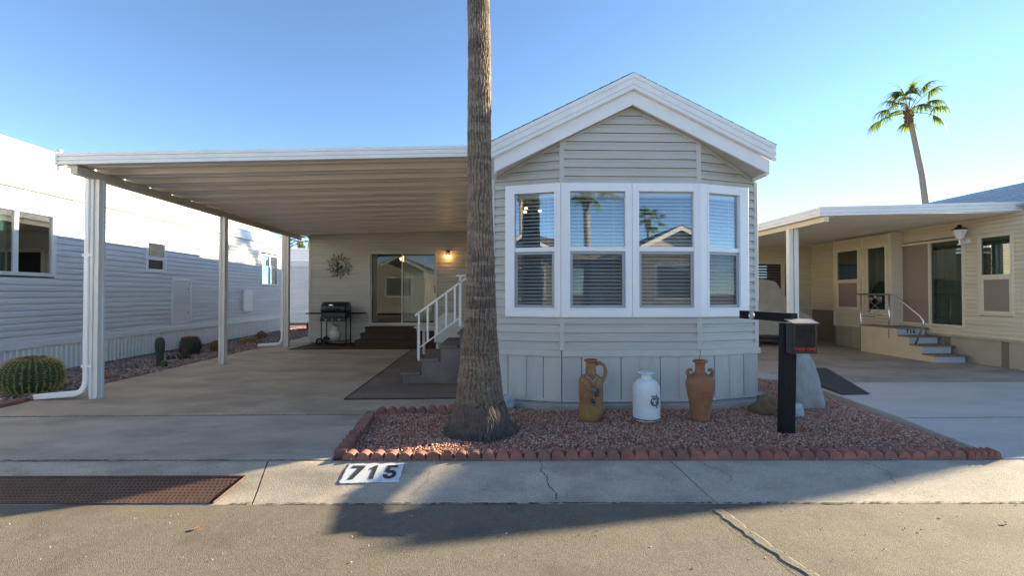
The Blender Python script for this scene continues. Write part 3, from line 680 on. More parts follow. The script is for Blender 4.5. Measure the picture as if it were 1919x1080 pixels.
# carpets on the carport floor
def flat(name, label, cat, poly, m, z, th=.006):
    o = MB().prism(poly, z, z + th, 'z').build(name, m, bev=.002); tag(o, label, cat); return o
cp = flat('outdoor_carpet', 'long grey outdoor carpet runner along the beige home under the stairs', 'carpet', [(-2.06, 6.07), (-.13, 6.10), (-.13, 11.52), (-2.22, 11.52)], m_carpet, 0.004)
mb = MB()
for (a, b) in (((-2.06, 6.07), (-.13, 6.10)), ((-2.22, 11.52), (-2.06, 6.07))):
    mb.tube([(a[0], a[1], .008), (b[0], b[1], .008)], .0085, 6)
o = mb.build('binding', m_edge, cp)
cp = flat('outdoor_carpet', 'brown carpet strip in front of the tan room under the grill', 'carpet', [(-5.33, 11.53), (-.13, 11.53), (-.13, 12.98), (-5.28, 12.98)], m_carpetB, 0.004)
MB().tube([(-5.33, 11.53, .008), (-2.24, 11.53, .008)], .0085, 6).build('binding', m_edge, cp)

# ------------------------------------------------------------------ side stairs with railing
ss = thing('side_stairs', 'grey carpeted side stairs climbing to the beige home behind the palm', 'stairs', (-.8, 7.7, 0))
for k in range(4):
    x0 = -1.53 + .29 * k; z1 = .19 + .205 * k
    MB().box(x0 + .025, -.13, 7.06, 8.36, .012 if k == 0 else z1 - .248, z1 - .038).build('riser', m_carpet, ss, bev=.006)
    MB().box(x0 - .012, -.13 if k == 3 else x0 + .30, 7.04, 8.38, z1 - .04, z1).build('tread', m_carpet, ss, bev=.016, seg=3)
rl = thing('stair_railing', 'white metal handrail on the far side of the carpeted stairs', 'railing', (-1.2, 8.3, .19))
ry = 8.31
def topz(x): return .985 + (x + 1.55) * .74
for k, x in enumerate((-1.27, -1.02, -.80, -.58, -.47)):
    pass
for x in (-1.48, -1.32, -1.155, -.985, -.83):
    fl = .19
    MB().box(x - .018, x + .018, ry - .018, ry + .018, (.19 if x < -1.45 else .42 + (x + 1.48) * .74), topz(x)).build('baluster', m_vinyl, rl, bev=.002)
MB().box(-.755, -.71, ry - .022, ry + .022, .805, 1.72).build('newel_post', m_vinyl, rl, bev=.002)
MB().box(-.81, -.645, ry - .03, ry + .03, 1.72, 1.75).build('newel_cap', m_vinyl, rl, bev=.003)
MB().box(-.60, -.565, ry - .022, ry + .022, .805, 1.70).build('newel_post', m_vinyl, rl, bev=.002)
def bar(name, x0, z0, x1, z1, h=.02, d=.022, mm=m_vinyl, p=rl):
    MB().hexa([(x0, ry - d, z0 - h), (x1, ry - d, z1 - h), (x1, ry + d, z1 - h), (x0, ry + d, z0 - h), (x0, ry - d, z0 + h), (x1, ry - d, z1 + h), (x1, ry + d, z1 + h), (x0, ry + d, z0 + h)]).build(name, mm, p, bev=.002)
bar('top_rail', -1.55, topz(-1.55) + .02, -.58, topz(-.58) + .02)
bar('bottom_rail', -1.46, .43, -.756, .43 + .704 * .74, .014, .014)
# white plastic table and chair behind the stairs
tb = thing('plastic_table', 'white plastic patio table behind the white stair railing', 'table', (-1.35, 10.2, .012))
m_plast = mat('white plastic', (0.60, 0.57, 0.51), 0.5, (0.48, 0.455, 0.41), 5, 5)
MB().box(-1.85, -.85, 9.75, 10.65, .665, .70).build('table_top', m_plast, tb, bev=.015)
MB().box(-1.80, -.90, 9.80, 10.60, .61, .665).build('apron', m_plast, tb, bev=.006)
for sx_ in (-1.76, -.94):
    for sy_ in (9.85, 10.55): MB().box(sx_ - .03, sx_ + .03, sy_ - .03, sy_ + .03, .012, .61).build('leg', m_plast, tb, bev=.008)
ch = thing('plastic_chair', 'white plastic chair with rounded back between stairs and table', 'chair', (-1.0, 9.25, .012))
mb = MB(); n = 16; sec = []
ringA = []; 
for i in range(n + 1):
    a = math.pi * i / n; rr = .31
    ringA.append((-1.0 + rr * math.cos(a), .44 + .0 + .60 * math.sin(a) ** .6))
poly = ringA + [(-1.0 - .27, .44), (-1.0 + .27, .44)][::1]
outer = [(p[0], p[1]) for p in ringA]; 
mb.prism(outer, 9.02, 9.055, 'y'); mb.build('backrest', m_plast, ch, bev=.01)
MB().box(-1.27, -.73, 9.05, 9.52, .41, .445).build('seat', m_plast, ch, bev=.012)
for sx_ in (-1.25, -.75):
    for sy_ in (9.06, 9.48): MB().hexa([(sx_ - .03, sy_ - .03, .012), (sx_ + .03, sy_ - .03, .012), (sx_ + .03, sy_ + .03, .012), (sx_ - .03, sy_ + .03, .012), (sx_ - .022, sy_ - .022, .41), (sx_ + .022, sy_ - .022, .41), (sx_ + .022, sy_ + .022, .41), (sx_ - .022, sy_ + .022, .41)]).build('leg', m_plast, ch, bev=.006)
    MB().tube([(sx_, 9.05, .64), (sx_, 9.3, .66), (sx_, 9.48, .64), (sx_, 9.50, .43)], .025, 8).build('armrest', m_plast, ch, True)

# ------------------------------------------------------------------ barbecue and gas bottle
bq = thing('barbecue_grill', 'black gas barbecue with side shelves standing before the tan wall', 'grill', (-4.5, 12.6, .012))
gx, gy = -4.50, 12.60
def bo(name, a, b, c, d, e, f, m=m_bmetal, bev=.006): return MB().box(gx + a, gx + b, gy + c, gy + d, e, f).build(name, m, bq, bev=bev)
bo('firebox', -.33, .33, -.22, .22, .76, .90, bev=.02)
hood = [(-.25, .90), (-.27, .97), (-.245, 1.08), (-.16, 1.165), (.02, 1.19), (.18, 1.16), (.245, 1.06), (.25, .90)]
MB(Matrix.Translation((gx, gy, 0))).prism([(a, b) for a, b in hood], -.335, .335, 'x').build('hood', m_bmetal, bq, bev=.035, seg=4)
MB(Matrix.Translation((gx, gy, 0))).tube([(-.2, -.27, 1.0), (-.2, -.31, 1.005), (.2, -.31, 1.005), (.2, -.27, 1.0)], .011, 8).build('hood_handle', m_bmetal, bq, True)
MB(Matrix.Translation((gx - .06, gy - .232, 1.09))).ball((0, 0, 0), .055, 14, 8, (1.25, .22, .62)).build('thermometer', m_chrome, bq, True)
bo('control_panel', -.34, .34, -.27, -.19, .66, .755, bev=.01)
for k in range(3): MB(Matrix.Translation((gx - .18 + .18 * k, gy - .285, .705))).tube([(0, .02, 0), (0, -.025, 0)], .024, 12).build('knob', m_grey, bq)
for s in (-1, 1):
    x0, x1 = sorted((gx + s * .36, gx + s * .76))
    MB().hexa([(x0, gy - .2, .855), (x1, gy - .2, .855), (x1, gy + .2, .855), (x0, gy + .2, .855), (x0, gy - .22, .882), (x1, gy - .22, .882), (x1, gy + .22, .882), (x0, gy + .22, .882)]).build('side_shelf', m_black, bq, bev=.008)
    for yy in (-.19, .19):
        z0 = .10 if s < 0 else .012
        MB().tube([(gx + s * .33, gy + yy, z0), (gx + s * .33, gy + yy, .8)], .016, 8).build('leg', m_bmetal, bq, True)
bo('base_shelf', -.36, .36, -.21, .21, .10, .125)
for yy in (-.24, .24):
    MB(Matrix.Translation((gx - .36, gy + yy, .112)) @ Matrix.Rotation(R(90), 4, 'X')).lathe([(.055, -.02), (.095, -.02), (.10, 0), (.095, .02), (.055, .02), (.05, 0), (.055, -.02)], 20, caps=False).build('wheel', m_black, bq, True)
    for k in range(5):
        a = k * 1.257; MB(Matrix.Translation((gx - .36, gy + yy, .112))).tube([(0, 0, 0), (.06 * math.cos(a), 0, .06 * math.sin(a))], .007, 5).build('spoke', m_black, bq)
MB(Matrix.Translation((gx, gy, 0))).tube([(-.02, -.2, .66), (-.05, -.1, .58), (.03, -.06, .53), (-.02, -.02, .47)], .010, 8).build('gas_hose', m_black, bq, True)
gb = thing('gas_bottle', 'white propane bottle standing on the grill base shelf', 'gas bottle', (gx - .02, gy, .125))
m_tank = mat('scuffed white tank', (0.62, 0.61, 0.57), 0.45, (0.50, 0.49, 0.45), 5, 6)
MB(Matrix.Translation((gx - .02, gy, .125))).lathe([(.01, .0), (.10, .0), (.10, .03), (.135, .05), (.153, .09), (.153, .22), (.13, .275), (.07, .305), (.03, .31)], 28).build('body', m_tank, gb, True)
MB(Matrix.Translation((gx - .02, gy, .125))).lathe([(.095, .285), (.10, .38), (.094, .38), (.09, .285)], 24, caps=False).build('collar', m_tank, gb, True)
MB(Matrix.Translation((gx - .02, gy, .125))).lathe([(.02, .30), (.02, .35), (.035, .352), (.035, .37), (.01, .372)], 12).build('valve', m_grey, gb)

# ------------------------------------------------------------------ pale neighbour on the left
Ln = thing('neighbour_home', 'long white sided home beyond the gravel strip left of the carport', 'house', (-10, 10, 0))
ANG = 0.036
FN = frame(-7.90 + ANG * 7.4, 0.0, -ANG, 1)      # u is close to world y
NE = 17.3
OPN = [(6.35, 8.30, 1.70, 2.82), (10.45, 11.12, 1.89, 2.62), (15.75, 17.02, 1.69, 2.79)]
siding(Ln, m_sideL, FN @ Matrix.Translation((2, 0, 0)), NE - 2, 0.60, 3.16, 0.1045, [(a - 2 + .02, b - 2 - .02, c + .02, d - .02) for a, b, c, d in OPN])
for (a, b, c, d), k in zip(OPN, range(3)):
    if k == 1:
        window(Ln, FN, (a, b, c, d), (a + .06, b - .06, c + .05, d - .05), (2.22, 2.26), m_white, None, True, (g_left, g_low), (.5, m_dark), m_white, .035)
    else:
        w_ = window(Ln, FN, (a, b, c, d), (a + .07, b - .07, c + .06, d - .06), None, m_white, None, False, (g_left,), (.5, m_dark), None, .035)
        mid = a + (b - a) * (.645 if k == 0 else .52)
        MB(FN).box(mid - .03, mid + .03, -.03, .02, c + .06, d - .06).build('mullion', m_white, w_)
        MB(FN).box(a + .07, mid - .03, .10, .11, c + .06, d - .06).build('curtain', m_curt, w_)
MB(FN).box(NE - .04, NE + .03, -.03, .02, .60, 3.14).build('corner_trim', m_white, Ln)
# access door and meter box
mb = MB(FN); ring(mb, 11.30, 12.06, .645, 1.79, .06, -.035, .0); ad_ = mb.build('access_door', m_white, Ln, bev=.003)
MB(FN).box(11.36, 12.00, -.024, .0, .705, 1.73).build('door_panel', m_sideL, ad_, bev=.003)
for z in (.92, 1.52): MB(FN).ball((11.93, -.028, z), .014, 8, 5).build('latch', m_black, ad_)
MB(FN).box(14.55, 15.07, -.09, .0, .83, 1.53).build('meter_box', m_white, Ln, bev=.006)
MB(FN).box(2, NE + .04, -.05, .0, .485, .605).build('band_board', m_white, Ln, bev=.006)
for k in range(13):
    a = 2 + k * (NE - 2) / 13; b = 2 + (k + 1) * (NE - 2) / 13; n = int((b - a) / .094); mb = MB(FN); sec = []
    for i in range(n):
        u = a + i * (b - a) / n; q = (b - a) / n
        sec += [(u, -.012), (u + q * .55, -.012), (u + q * .65, -.026), (u + q * .9, -.026)]
    sec.append((b, -.012)); full = sec + [(u, y + .004) for u, y in sec[::-1]]
    mb.prism(full, .035, .486, 'z'); mb.build('skirt_panel', m_white, Ln)
MB(FN).box(2, NE, .01, .3, -.1, .03).build('footing', m_cgrey, Ln)
MB(FN).box(2, NE + .25, -.075, .02, 3.14, 3.165).build('soffit', m_white, Ln)
MB(FN).box(2, NE + .26, -.10, -.075, 3.15, 3.375).build('fascia', m_white, Ln, bev=.004)
n = 14
for k in range(n):
    d0 = -.11 + 1.92 * k / n; d1 = -.11 + 1.92 * (k + 1) / n + .02; z0 = 3.375 + .58 * (d0 + .11); z1 = 3.375 + .58 * (d1 + .11)
    MB(FN).hexa([(2, d0, z0), (NE + .27, d0, z0), (NE + .27, d1, z1 - .01), (2, d1, z1 - .01), (2, d0, z0 + .015), (NE + .27, d0, z0 + .015), (NE + .27, d1, z1), (2, d1, z1)]).build('shingle_course', m_shinW, Ln)
mb = MB(FN)
for v0, v1 in ((2, 2.03), (NE - .03, NE)): mb.add([(v0, .02, 0), (v0, 3.6, 0), (v0, 3.6, 3.2), (v0, 1.81, 4.45), (v0, .02, 3.36), (v1, .02, 0), (v1, 3.6, 0), (v1, 3.6, 3.2), (v1, 1.81, 4.45), (v1, .02, 3.36)], [(0, 1, 2, 3, 4), (9, 8, 7, 6, 5), (0, 5, 6, 1), (1, 6, 7, 2), (2, 7, 8, 3), (3, 8, 9, 4)])
mb.hexa([(2, 1.80, 4.5), (NE + .27, 1.80, 4.5), (NE + .27, 3.9, 3.38), (2, 3.9, 3.38), (2, 1.80, 4.52), (NE + .27, 1.80, 4.52), (NE + .27, 3.9, 3.4), (2, 3.9, 3.4)])
mb.box(2, NE, 3.55, 3.6, 0, 3.3); mb.build('end_wall', m_sideL, Ln)
MB(FN).box(9.0, 9.06, .55, .61, 3.7, 4.2).build('vent_pipe', m_grey, Ln); MB(FN).lathe([(.06, 0), (.06, .3), (.11, .31), (.11, .36), (.01, .4)], 14, (13.2, .7, 3.8)).build('roof_vent', m_grey, Ln)

# ------------------------------------------------------------------ neighbour on the right (716)
Rn = thing('neighbour_home', 'cream sided home with carport and green tinted windows on the right', 'house', (11, 10, 0))
YF = 7.60                                          # front corner of the home
FW = frame(9.45, 13.6, 0, -1)                      # u = 13.6 - y
def U(y): return 13.6 - y
LW = U(YF)
slu = (U(10.60), U(9.0), .70, 2.56); rwu = (U(8.75), U(8.11), .98, 2.54); bump = (U(12.22), U(10.42))
siding(Rn, m_sideR, FW, LW, 0.55, 2.92, 0.082, [(slu[0] + .02, slu[1] - .02, slu[2] + .02, slu[3] - .02), (rwu[0] + .02, rwu[1] - .02, rwu[2] + .02, rwu[3] - .02), (bump[0], bump[1], .4, 2.84)])
FBm = frame(9.15, 12.22, 0, -1)
bw = (.03, .90, .96, 2.58); bd = (1.06, 1.72, .96, 2.58)
siding(Rn, m_sideR, FBm, 1.80, 0.55, 2.82, 0.082, [(bw[0] + .02, bw[1] - .02, bw[2] + .02, bw[3] - .02), (bd[0] + .02, bd[1] - .02, bd[2] + .02, bd[3] - .02)])
for u in (0.0, .98, 1.78): MB(FBm).box(u - .035, u + .035, -.03, .02, .55, 2.84).build('corner_trim', m_trimR, Rn, bev=.004)
MB().box(9.17, 9.5, 12.19, 12.23, .03, 2.84).build('bay_side', m_sideR, Rn); MB().box(9.17, 9.5, 10.42, 10.45, .03, 2.84).build('bay_side', m_sideR, Rn)
window(Rn, FBm, bw, (bw[0] + .08, bw[1] - .08, bw[2] + .06, bw[3] - .06), (1.72, 1.78), m_trimR, None, m_solar, (g_green, g_green), (.28, m_dark), m_trimR, .03)
w_ = window(Rn, FBm, bd, (bd[0] + .07, bd[1] - .07, bd[2] + .06, bd[3] - .06), None, m_trimR, None, False, (g_green,), (.28, m_dark), None, .03)
MB(FBm).box(bd[0] + .1, bd[1] - .1, .15, .17, bd[2] + .06, bd[3] - .06).build('curtain', m_curtG, w_)
# sliding door with a sun screen leaf
mb = MB(FW); ring(mb, *slu, .05, -.045, .03); sd = mb.build('sliding_door', m_trimR, Rn, bev=.004)
um = U(9.76)
MB(FW).box(slu[0] + .051, um - .02, -.03, -.012, slu[2] + .051, slu[3] - .051).build('screen_leaf', m_solar, sd)
MB(FW).box(um - .02, um + .02, -.042, .01, slu[2] + .051, slu[3] - .051).build('leaf_stile', m_trimR, sd)
MB(FW).box(slu[0] + .06, slu[0] + .10, -.05, -.03, 1.42, 1.53).build('handle', m_bmetal, sd)
MB(FW).box(um + .02, slu[1] - .051, .0, .005, slu[2] + .051, slu[3] - .051).build('pane', g_green, sd)
mb = MB(FW); 
for k in range(14):
    u = um + .02 + k * .052; mb.tube([(u + .026, .14, slu[2] + .05), (u + .026, .14, slu[3] - .05)], .03, 8)
mb.build('drape', m_curtG, sd, True)
MB(FW).box(slu[0], slu[1], .30, .32, slu[2], slu[3]).build('back_panel', m_dark, sd)
window(Rn, FW, rwu, (rwu[0] + .06, rwu[1] - .06, rwu[2] + .05, rwu[3] - .05), (1.71, 1.77), m_trimR, (.12, .05, .9), m_solar, (g_green, g_green), (.3, m_dark), m_trimR, .03)
# skirting under the walls
us = 0.0; k = 0
for M, L in ((FW, LW), (FBm, 1.80)):
    us = 0.0
    while us < L - .05:
        q = (.46, .13, .46)[k % 3] if k % 4 else .52; q = min(q, L - us)
        MB(M).box(us + .003, us + q - .003, .004 + .012 * (k % 2), .03, .012, .50).build('skirt_panel', m_skirtRd if q < .2 else m_skirtR, Rn); us += q; k += 1
    MB(M).box(0, L, -.022, .03, .497, .552).build('band_board', m_skirtR, Rn, bev=.004)
MB().box(9.40, 9.6, 12.3, 13.5, .012, .93).build('dark_skirt', m_skirtRd, Rn)
mb = MB(); mb.box(9.5, 13.95, YF, YF + .05, .0, 2.74); mb.box(13.9, 13.95, YF + .05, 16, 0, 2.74); mb.box(9.5, 13.9, 15.95, 16, 0, 2.74)  # unseen front and right side, widened to shape the shadow on the road
mb.add([(9.47, YF + .01, 2.741), (13.95, YF + .01, 2.741), (11.1, YF + .01, 3.72), (9.47, YF + .01, 3.0), (9.47, YF + .05, 2.741), (13.95, YF + .05, 2.741), (11.1, YF + .05, 3.72), (9.47, YF + .05, 3.0)], [(0, 1, 2, 3), (7, 6, 5, 4), (0, 4, 5, 1), (1, 5, 6, 2), (2, 6, 7, 3), (3, 7, 4, 0)])
mb.build('front_wall', m_sideR, Rn)
for s in (-1, 1):
    for k in range(9):
        EV, pt_ = (1.75, .44) if s < 0 else (3.05, .33); d0 = EV * k / 9; d1 = EV * (k + 1) / 9 + .02  # right slope stretched and flattened out of view for the same road shadow
        MB().hexa([(11.1 + s * d0, YF - .2, 3.755 - pt_ * d0), (11.1 + s * d1, YF - .2, 3.765 - pt_ * d1), (11.1 + s * d1, 16.2, 3.765 - pt_ * d1), (11.1 + s * d0, 16.2, 3.755 - pt_ * d0),
                   (11.1 + s * d0, YF - .2, 3.77 - pt_ * d0), (11.1 + s * d1, YF - .2, 3.785 - pt_ * d1), (11.1 + s * d1, 16.2, 3.785 - pt_ * d1), (11.1 + s * d0, 16.2, 3.77 - pt_ * d0)]).build('shingle_course', m_shinB, Rn)
# back wall of its carport with a dark roller door
FK = frame(5.0, 13.55, 1, 0)
siding(Rn, m_sideR, FK, 4.45, 0.03, 3.0, 0.085, [(2.25, 3.62, 0, 2.30)])
MB(FK).box(4.40, 4.46, -.03, .02, .03, 2.92).build('corner_trim', m_trimR, Rn)
mb = MB(FK); mb.box(2.18, 2.25, -.04, .02, .02, 2.37); mb.box(3.62, 3.69, -.04, .02, .02, 2.37); mb.box(2.25, 3.62, -.04, .02, 2.30, 2.37); rd = mb.build('roller_door', m_trimR, Rn)
m_bronze = mat('dark bronze slats', (0.045, 0.034, 0.026), 0.55, rnd=.12)
for k in range(28): MB(FK).hexa([(2.25, .03, .02 + k * .082), (3.5, .03, .02 + k * .082), (3.5, .05, .02 + k * .082), (2.25, .05, .02 + k * .082), (2.25, .045, .098 + k * .082), (3.5, .045, .098 + k * .082), (3.5, .06, .098 + k * .082), (2.25, .06, .098 + k * .082)]).build('slat', m_bronze, rd)
MB(FK).box(3.5, 3.62, .02, .04, .02, 2.30).build('door_jamb', m_trimR, rd)

# its carport
RC = thing('carport', 'white carport roof on double posts at the cream home on the right', 'carport', (7.4, 10.5, 0))
def rz2(x): return 2.80 + .024 * (x - 5.73)
npan = 18; pitch = (13.5 - 8.03) / npan
for k in range(npan):
    y0 = 8.03 + k * pitch
    sec = [(0, 0), (.08, 0), (.095, .025), (.112, .025), (.127, 0), (.225, 0), (.24, .05), (.275, .05), (pitch - .002, 0)]; full = sec + [(a, b + .006) for a, b in sec[::-1]]
    MB().sweep(full, [[(5.76, y0 + a, rz2(5.73) + b) for a, b in full], [(9.44, y0 + a, rz2(9.44) + b) for a, b in full]]).build('roof_pan', m_ceil, RC)
k_ = .17 / .152
MB().sweep(fsec, [[(5.715, 8.0 + a, 2.965 + b * k_) for a, b in fsec], [(9.70, 8.0 + a, 3.085 + b * k_) for a, b in fsec]]).build('front_fascia', m_white, RC)
MB().sweep(fsec, [[(5.73 + a, 8.0, 2.965 + b * k_) for a, b in fsec], [(5.73 + a, 14.2, 2.965 + b * k_) for a, b in fsec]]).build('side_fascia', m_white, RC)
MB().box(5.83, 5.92, 8.04, 13.5, 2.70, 2.798).build('header_beam', m_trimR, RC, bev=.004)
for px_, py_ in ((5.86, 8.98), (5.86, 11.6)):
    for s in (-1, 1):
        sec = [(-.045, -.05), (.045, -.05), (.045, .05), (-.045, .05)]
        mb = MB(Matrix.Translation((px_ + s * .058, py_ + (.0 if s < 0 else .01), 0))); mb.prism(sec, 0, 2.70, 'z'); mb.build('post', m_wpost, RC, bev=.01)
# steps with numbers
sp = thing('entry_steps', 'cream sided entry steps with grey risers numbered 716', 'steps', (9.0, 9.8, 0))
m_riser = mat('pale blue grey risers', (0.47, 0.50, 0.51), 0.6, (0.42, 0.45, 0.46), 6, 4)
m_tread = mat('worn brown treads', (0.17, 0.125, 0.095), 0.9, (0.25, 0.2, 0.16), 20, 4)
m_stucco = mat('cream stringer', (0.60, 0.50, 0.33), 0.7, (0.55, 0.46, 0.30), 4, 4)
prof = []
for k in range(4):
    y0 = 8.92 + .29 * k; z1 = .165 * (k + 1)
    MB().box(8.765, 9.36, y0 + .03, y0 + .32 if k < 3 else 10.84, z1 - .165 + .001, z1 - .03).build('riser', m_riser, sp)
    MB().box(8.73, 9.42, y0, y0 + .315 if k < 3 else 10.86, z1 - .03, z1).build('tread', m_tread, sp, bev=.006)
    prof += [(y0 + .035, z1 - .165 if k else .012), (y0 + .035, z1 - .032)]
prof += [(10.84, .628), (10.84, .012)]
MB().prism(prof, 8.74, 8.764, 'x').build('stringer', m_stucco, sp)
me = text_mesh('716', .135, .003, 0, 1.15, .002); place_mesh(me, Matrix.Translation((9.04, 9.816, .563)) @ Matrix.Rotation(R(90), 4, 'X'))
link('house_number', me, m_bmetal, sp)
rr_ = thing('stair_rail', 'dull chrome handrail with wrought scrollwork on the cream entry steps', 'railing', (8.75, 10, .66))
MB().tube([(8.755, 10.85, .05), (8.755, 10.85, 1.38)], .02, 10).build('rail_post', m_chrome, rr_, True)
MB().tube([(8.755, 10.04, .40), (8.755, 10.04, 1.38)], .02, 10).build('rail_post', m_chrome, rr_, True)
MB().tube([(9.40, 10.85, .66), (9.40, 10.85, 1.38)], .018, 10).build('rail_post', m_chrome, rr_, True)
MB().tube([(8.755, 11.0, 1.39), (8.755, 10.04, 1.39), (8.755, 9.90, 1.37), (8.755, 9.30, .95), (8.755, 9.21, .84), (8.755, 9.22, .74), (8.755, 9.42, .30)], .02, 10).build('hand_rail', m_chrome, rr_, True)
MB().tube([(8.755, 10.85, .86), (8.755, 10.04, .86)], .014, 8).build('lower_rail', m_chrome, rr_, True)
MB().tube([(8.755, 10.85, 1.39), (9.40, 10.85, 1.39)], .018, 8).build('back_rail', m_chrome, rr_, True)
def spiral(c, r0, turns, dirn, n=22):
    return [(8.755, c[0] + r0 * (1 - .75 * i / n) * math.cos(dirn * turns * 6.283 * i / n), c[1] + r0 * (1 - .75 * i / n) * math.sin(dirn * turns * 6.283 * i / n)) for i in range(n + 1)]
for c, r0, dd in (((10.30, 1.28), .07, 1), ((10.56, 1.28), .07, -1), ((10.30, .96), .07, -1), ((10.56, .96), .07, 1), ((10.43, 1.32), .045, 1), ((10.43, .92), .045, 1)):
    MB().tube(spiral(c, r0, 1.6, dd), .007, 5).build('scroll', m_chrome, rr_, True)
for a, b in (((10.24, 1.24), (10.62, .98)), ((10.62, 1.24), (10.24, .98))): MB().tube([(8.755, a[0], a[1]), (8.755, (a[0] + b[0]) / 2, (a[1] + b[1]) / 2 + .02), (8.755, b[0], b[1])], .007, 5).build('cross_bar', m_chrome, rr_)
# wall lantern of that home
wl2 = thing('wall_lantern', 'white unlit coach lantern on the cream wall above the window', 'lamp', (9.43, 8.92, 2.5))
lx, ly = 9.25, 8.93
MB().lathe([(.045, 2.385), (.045, 2.40), (.018, 2.41), (.018, 2.50), (.05, 2.52), (.05, 2.535)], 12, (lx, ly, 0)).build('stem', m_vinyl, wl2)
MB().lathe([(.05, 2.535), (.105, 2.69), (.11, 2.69), (.055, 2.535)], 6, (lx, ly, 0), caps=False).build('lamp_glass', mat('frosted lantern', (0.75, .74, .70), .3), wl2)
for k in range(6):
    a = k * math.pi / 3; MB().tube([(lx + .055 * math.cos(a), ly + .055 * math.sin(a), 2.535), (lx + .112 * math.cos(a), ly + .112 * math.sin(a), 2.692)], .007, 5).build('rib', m_vinyl, wl2)
MB().lathe([(.125, 2.69), (.12, 2.71), (.05, 2.75), (.03, 2.79), (.005, 2.80)], 6, (lx, ly, 0)).build('cap', m_bmetal, wl2)
MB().tube([(9.43, ly, 2.46), (9.36, ly, 2.43), (lx, ly, 2.45)], .014, 8).build('arm', m_vinyl, wl2, True)
MB().lathe([(.05, 0), (.05, .015)], 14, (0, 0, 0)).build('wall_plate', m_vinyl, wl2).data.transform(Matrix.Translation((9.43, ly, 2.46)) @ Matrix.Rotation(R(-90), 4, 'Y'))
# covered cart
gc = thing('covered_cart', 'golf cart under a beige fitted cover parked by the dark roller door', 'golf cart', (6.9, 12.5, .012))
m_cover = mat('beige cart cover', (0.40, 0.355, 0.285), 0.9, (0.34, 0.30, 0.24), 4, 5, bump=.2, bscale=14)
def cover():
    prof = [(-1.25, .50), (-1.22, 1.60), (-1.1, 1.75), (-.1, 1.80), (.12, 1.74), (.35, 1.35), (.62, 1.02), (.95, .83), (1.08, .70), (1.10, .42)]
    pts = []
    for i in range(len(prof) - 1):
        for t in range(5): pts.append((prof[i][0] + (prof[i + 1][0] - prof[i][0]) * t / 5, prof[i][1] + (prof[i + 1][1] - prof[i][1]) * t / 5))
    pts.append(prof[-1]); W = 13; vs = []; fs = []
    def top(j): return pts[j]
    # closed skirted shell: cross sections along length
    xs_ = np.linspace(-1.25, 1.10, 48)
    hx = [p[0] for p in pts]; hz = [p[1] for p in pts]
    rows = []
    for i, x in enumerate(xs_):
        h = float(np.interp(x, hx, hz)); row = []
        hw = .56 - (.05 if x > .5 else 0)
        for k in range(25):
            t = k / 24 * 2 - 1; a = abs(t)
            if a < .5: yy = t / .5 * hw * .93; zz = h - .03 * (a / .5) ** 3
            else:
                q = (a - .5) / .5; yy = math.copysign(hw * (.93 + .10 * q + .025 * math.sin(x * 17 + k) * q), t); zz = h - .03 - (h - .34) * q
            zz += .018 * noise.noise((x * 4, yy * 4, zz * 2)); yy += .02 * noise.noise((x * 5, zz * 2, 7 + yy))
            row.append((x, yy, zz))
        rows.append(row)
    for i in range(48):
        for k in range(25): vs.append(rows[i][k])
    for i in range(47):
        for k in range(24): fs.append((i * 25 + k, i * 25 + k + 1, (i + 1) * 25 + k + 1, (i + 1) * 25 + k))
    fs.append(tuple(range(25))); fs.append(tuple(47 * 25 + k for k in range(25))[::-1])
    return vs, fs
Mg = Matrix.Translation((7.25, 12.35, .012)) @ Matrix.Rotation(R(-12), 4, 'Z')
vs, fs = cover(); o = MB(Mg).add(vs, fs).build('cover', m_cover, gc, auto=True)
MB(Mg).box(-1.1, 1.0, -.45, .45, .22, .34).build('chassis', m_bmetal, gc)
for xw in (-.8, .68):
    for yw in (-.46, .46):
        Mw = Mg @ Matrix.Translation((xw, yw, .20)) @ Matrix.Rotation(R(90), 4, 'X')
        wo = MB(Mw).lathe([(.12, -.08), (.18, -.08), (.2, -.05), (.2, .05), (.18, .08), (.12, .08)], 24).build('wheel', m_black, gc, True)
        MB(Mw).lathe([(.01, -.085), (.04, -.09), (.05, -.085), (.11, -.086), (.12, -.075)], 20, caps=False).build('rim', m_chrome, wo, True); MB(Mw).lathe([(.01, .085), (.04, .09), (.05, .085), (.11, .086), (.12, .075)], 20, caps=False).build('rim', m_chrome, wo, True)

# ------------------------------------------------------------------ things behind the carport, far left
fb = thing('garden_shed', 'white sided shed behind the gravel at the far end of the drive', 'shed', (-8.5, 23, 0))
siding(fb, m_sideL, frame(-12, 22, 1, 0), 6.0, 0.02, 2.75, 0.12)
mb = MB(); mb.box(-12, -6, 22.03, 25, 0, 2.75); mb.build('body', m_sideL, fb); MB().box(-12.2, -5.8, 21.85, 21.9, 2.72, 2.95).build('fascia', m_white, fb)
for k in range(8): MB().hexa([(-12.2, 21.85 + .22 * k, 2.95 + .1 * k), (-5.8, 21.85 + .22 * k, 2.95 + .1 * k), (-5.8, 22.09 + .22 * k, 3.05 + .1 * k), (-12.2, 22.09 + .22 * k, 3.05 + .1 * k), (-12.2, 21.85 + .22 * k, 2.97 + .1 * k), (-5.8, 21.85 + .22 * k, 2.97 + .1 * k), (-5.8, 22.09 + .22 * k, 3.06 + .1 * k), (-12.2, 22.09 + .22 * k, 3.06 + .1 * k)]).build('shingle_course', m_shinW, fb)
hy = thing('red_standpipe', 'small red pump on the gravel before the white shed', 'pump', (-7.35, 17.6, -.02))
m_red = mat('red enamel', (0.32, 0.035, 0.028), 0.45)
MB(Matrix.Translation((-7.35, 17.6, -.02))).lathe([(.02, 0), (.085, 0), (.085, .04), (.06, .05), (.06, .24), (.075, .25), (.075, .28), (.03, .33), (.01, .335)], 16).build('body', m_red, hy, True)
MB().box(-7.75, -7.38, 17.5, 17.68, -.015, .075).build('base', m_red, hy, bev=.02)

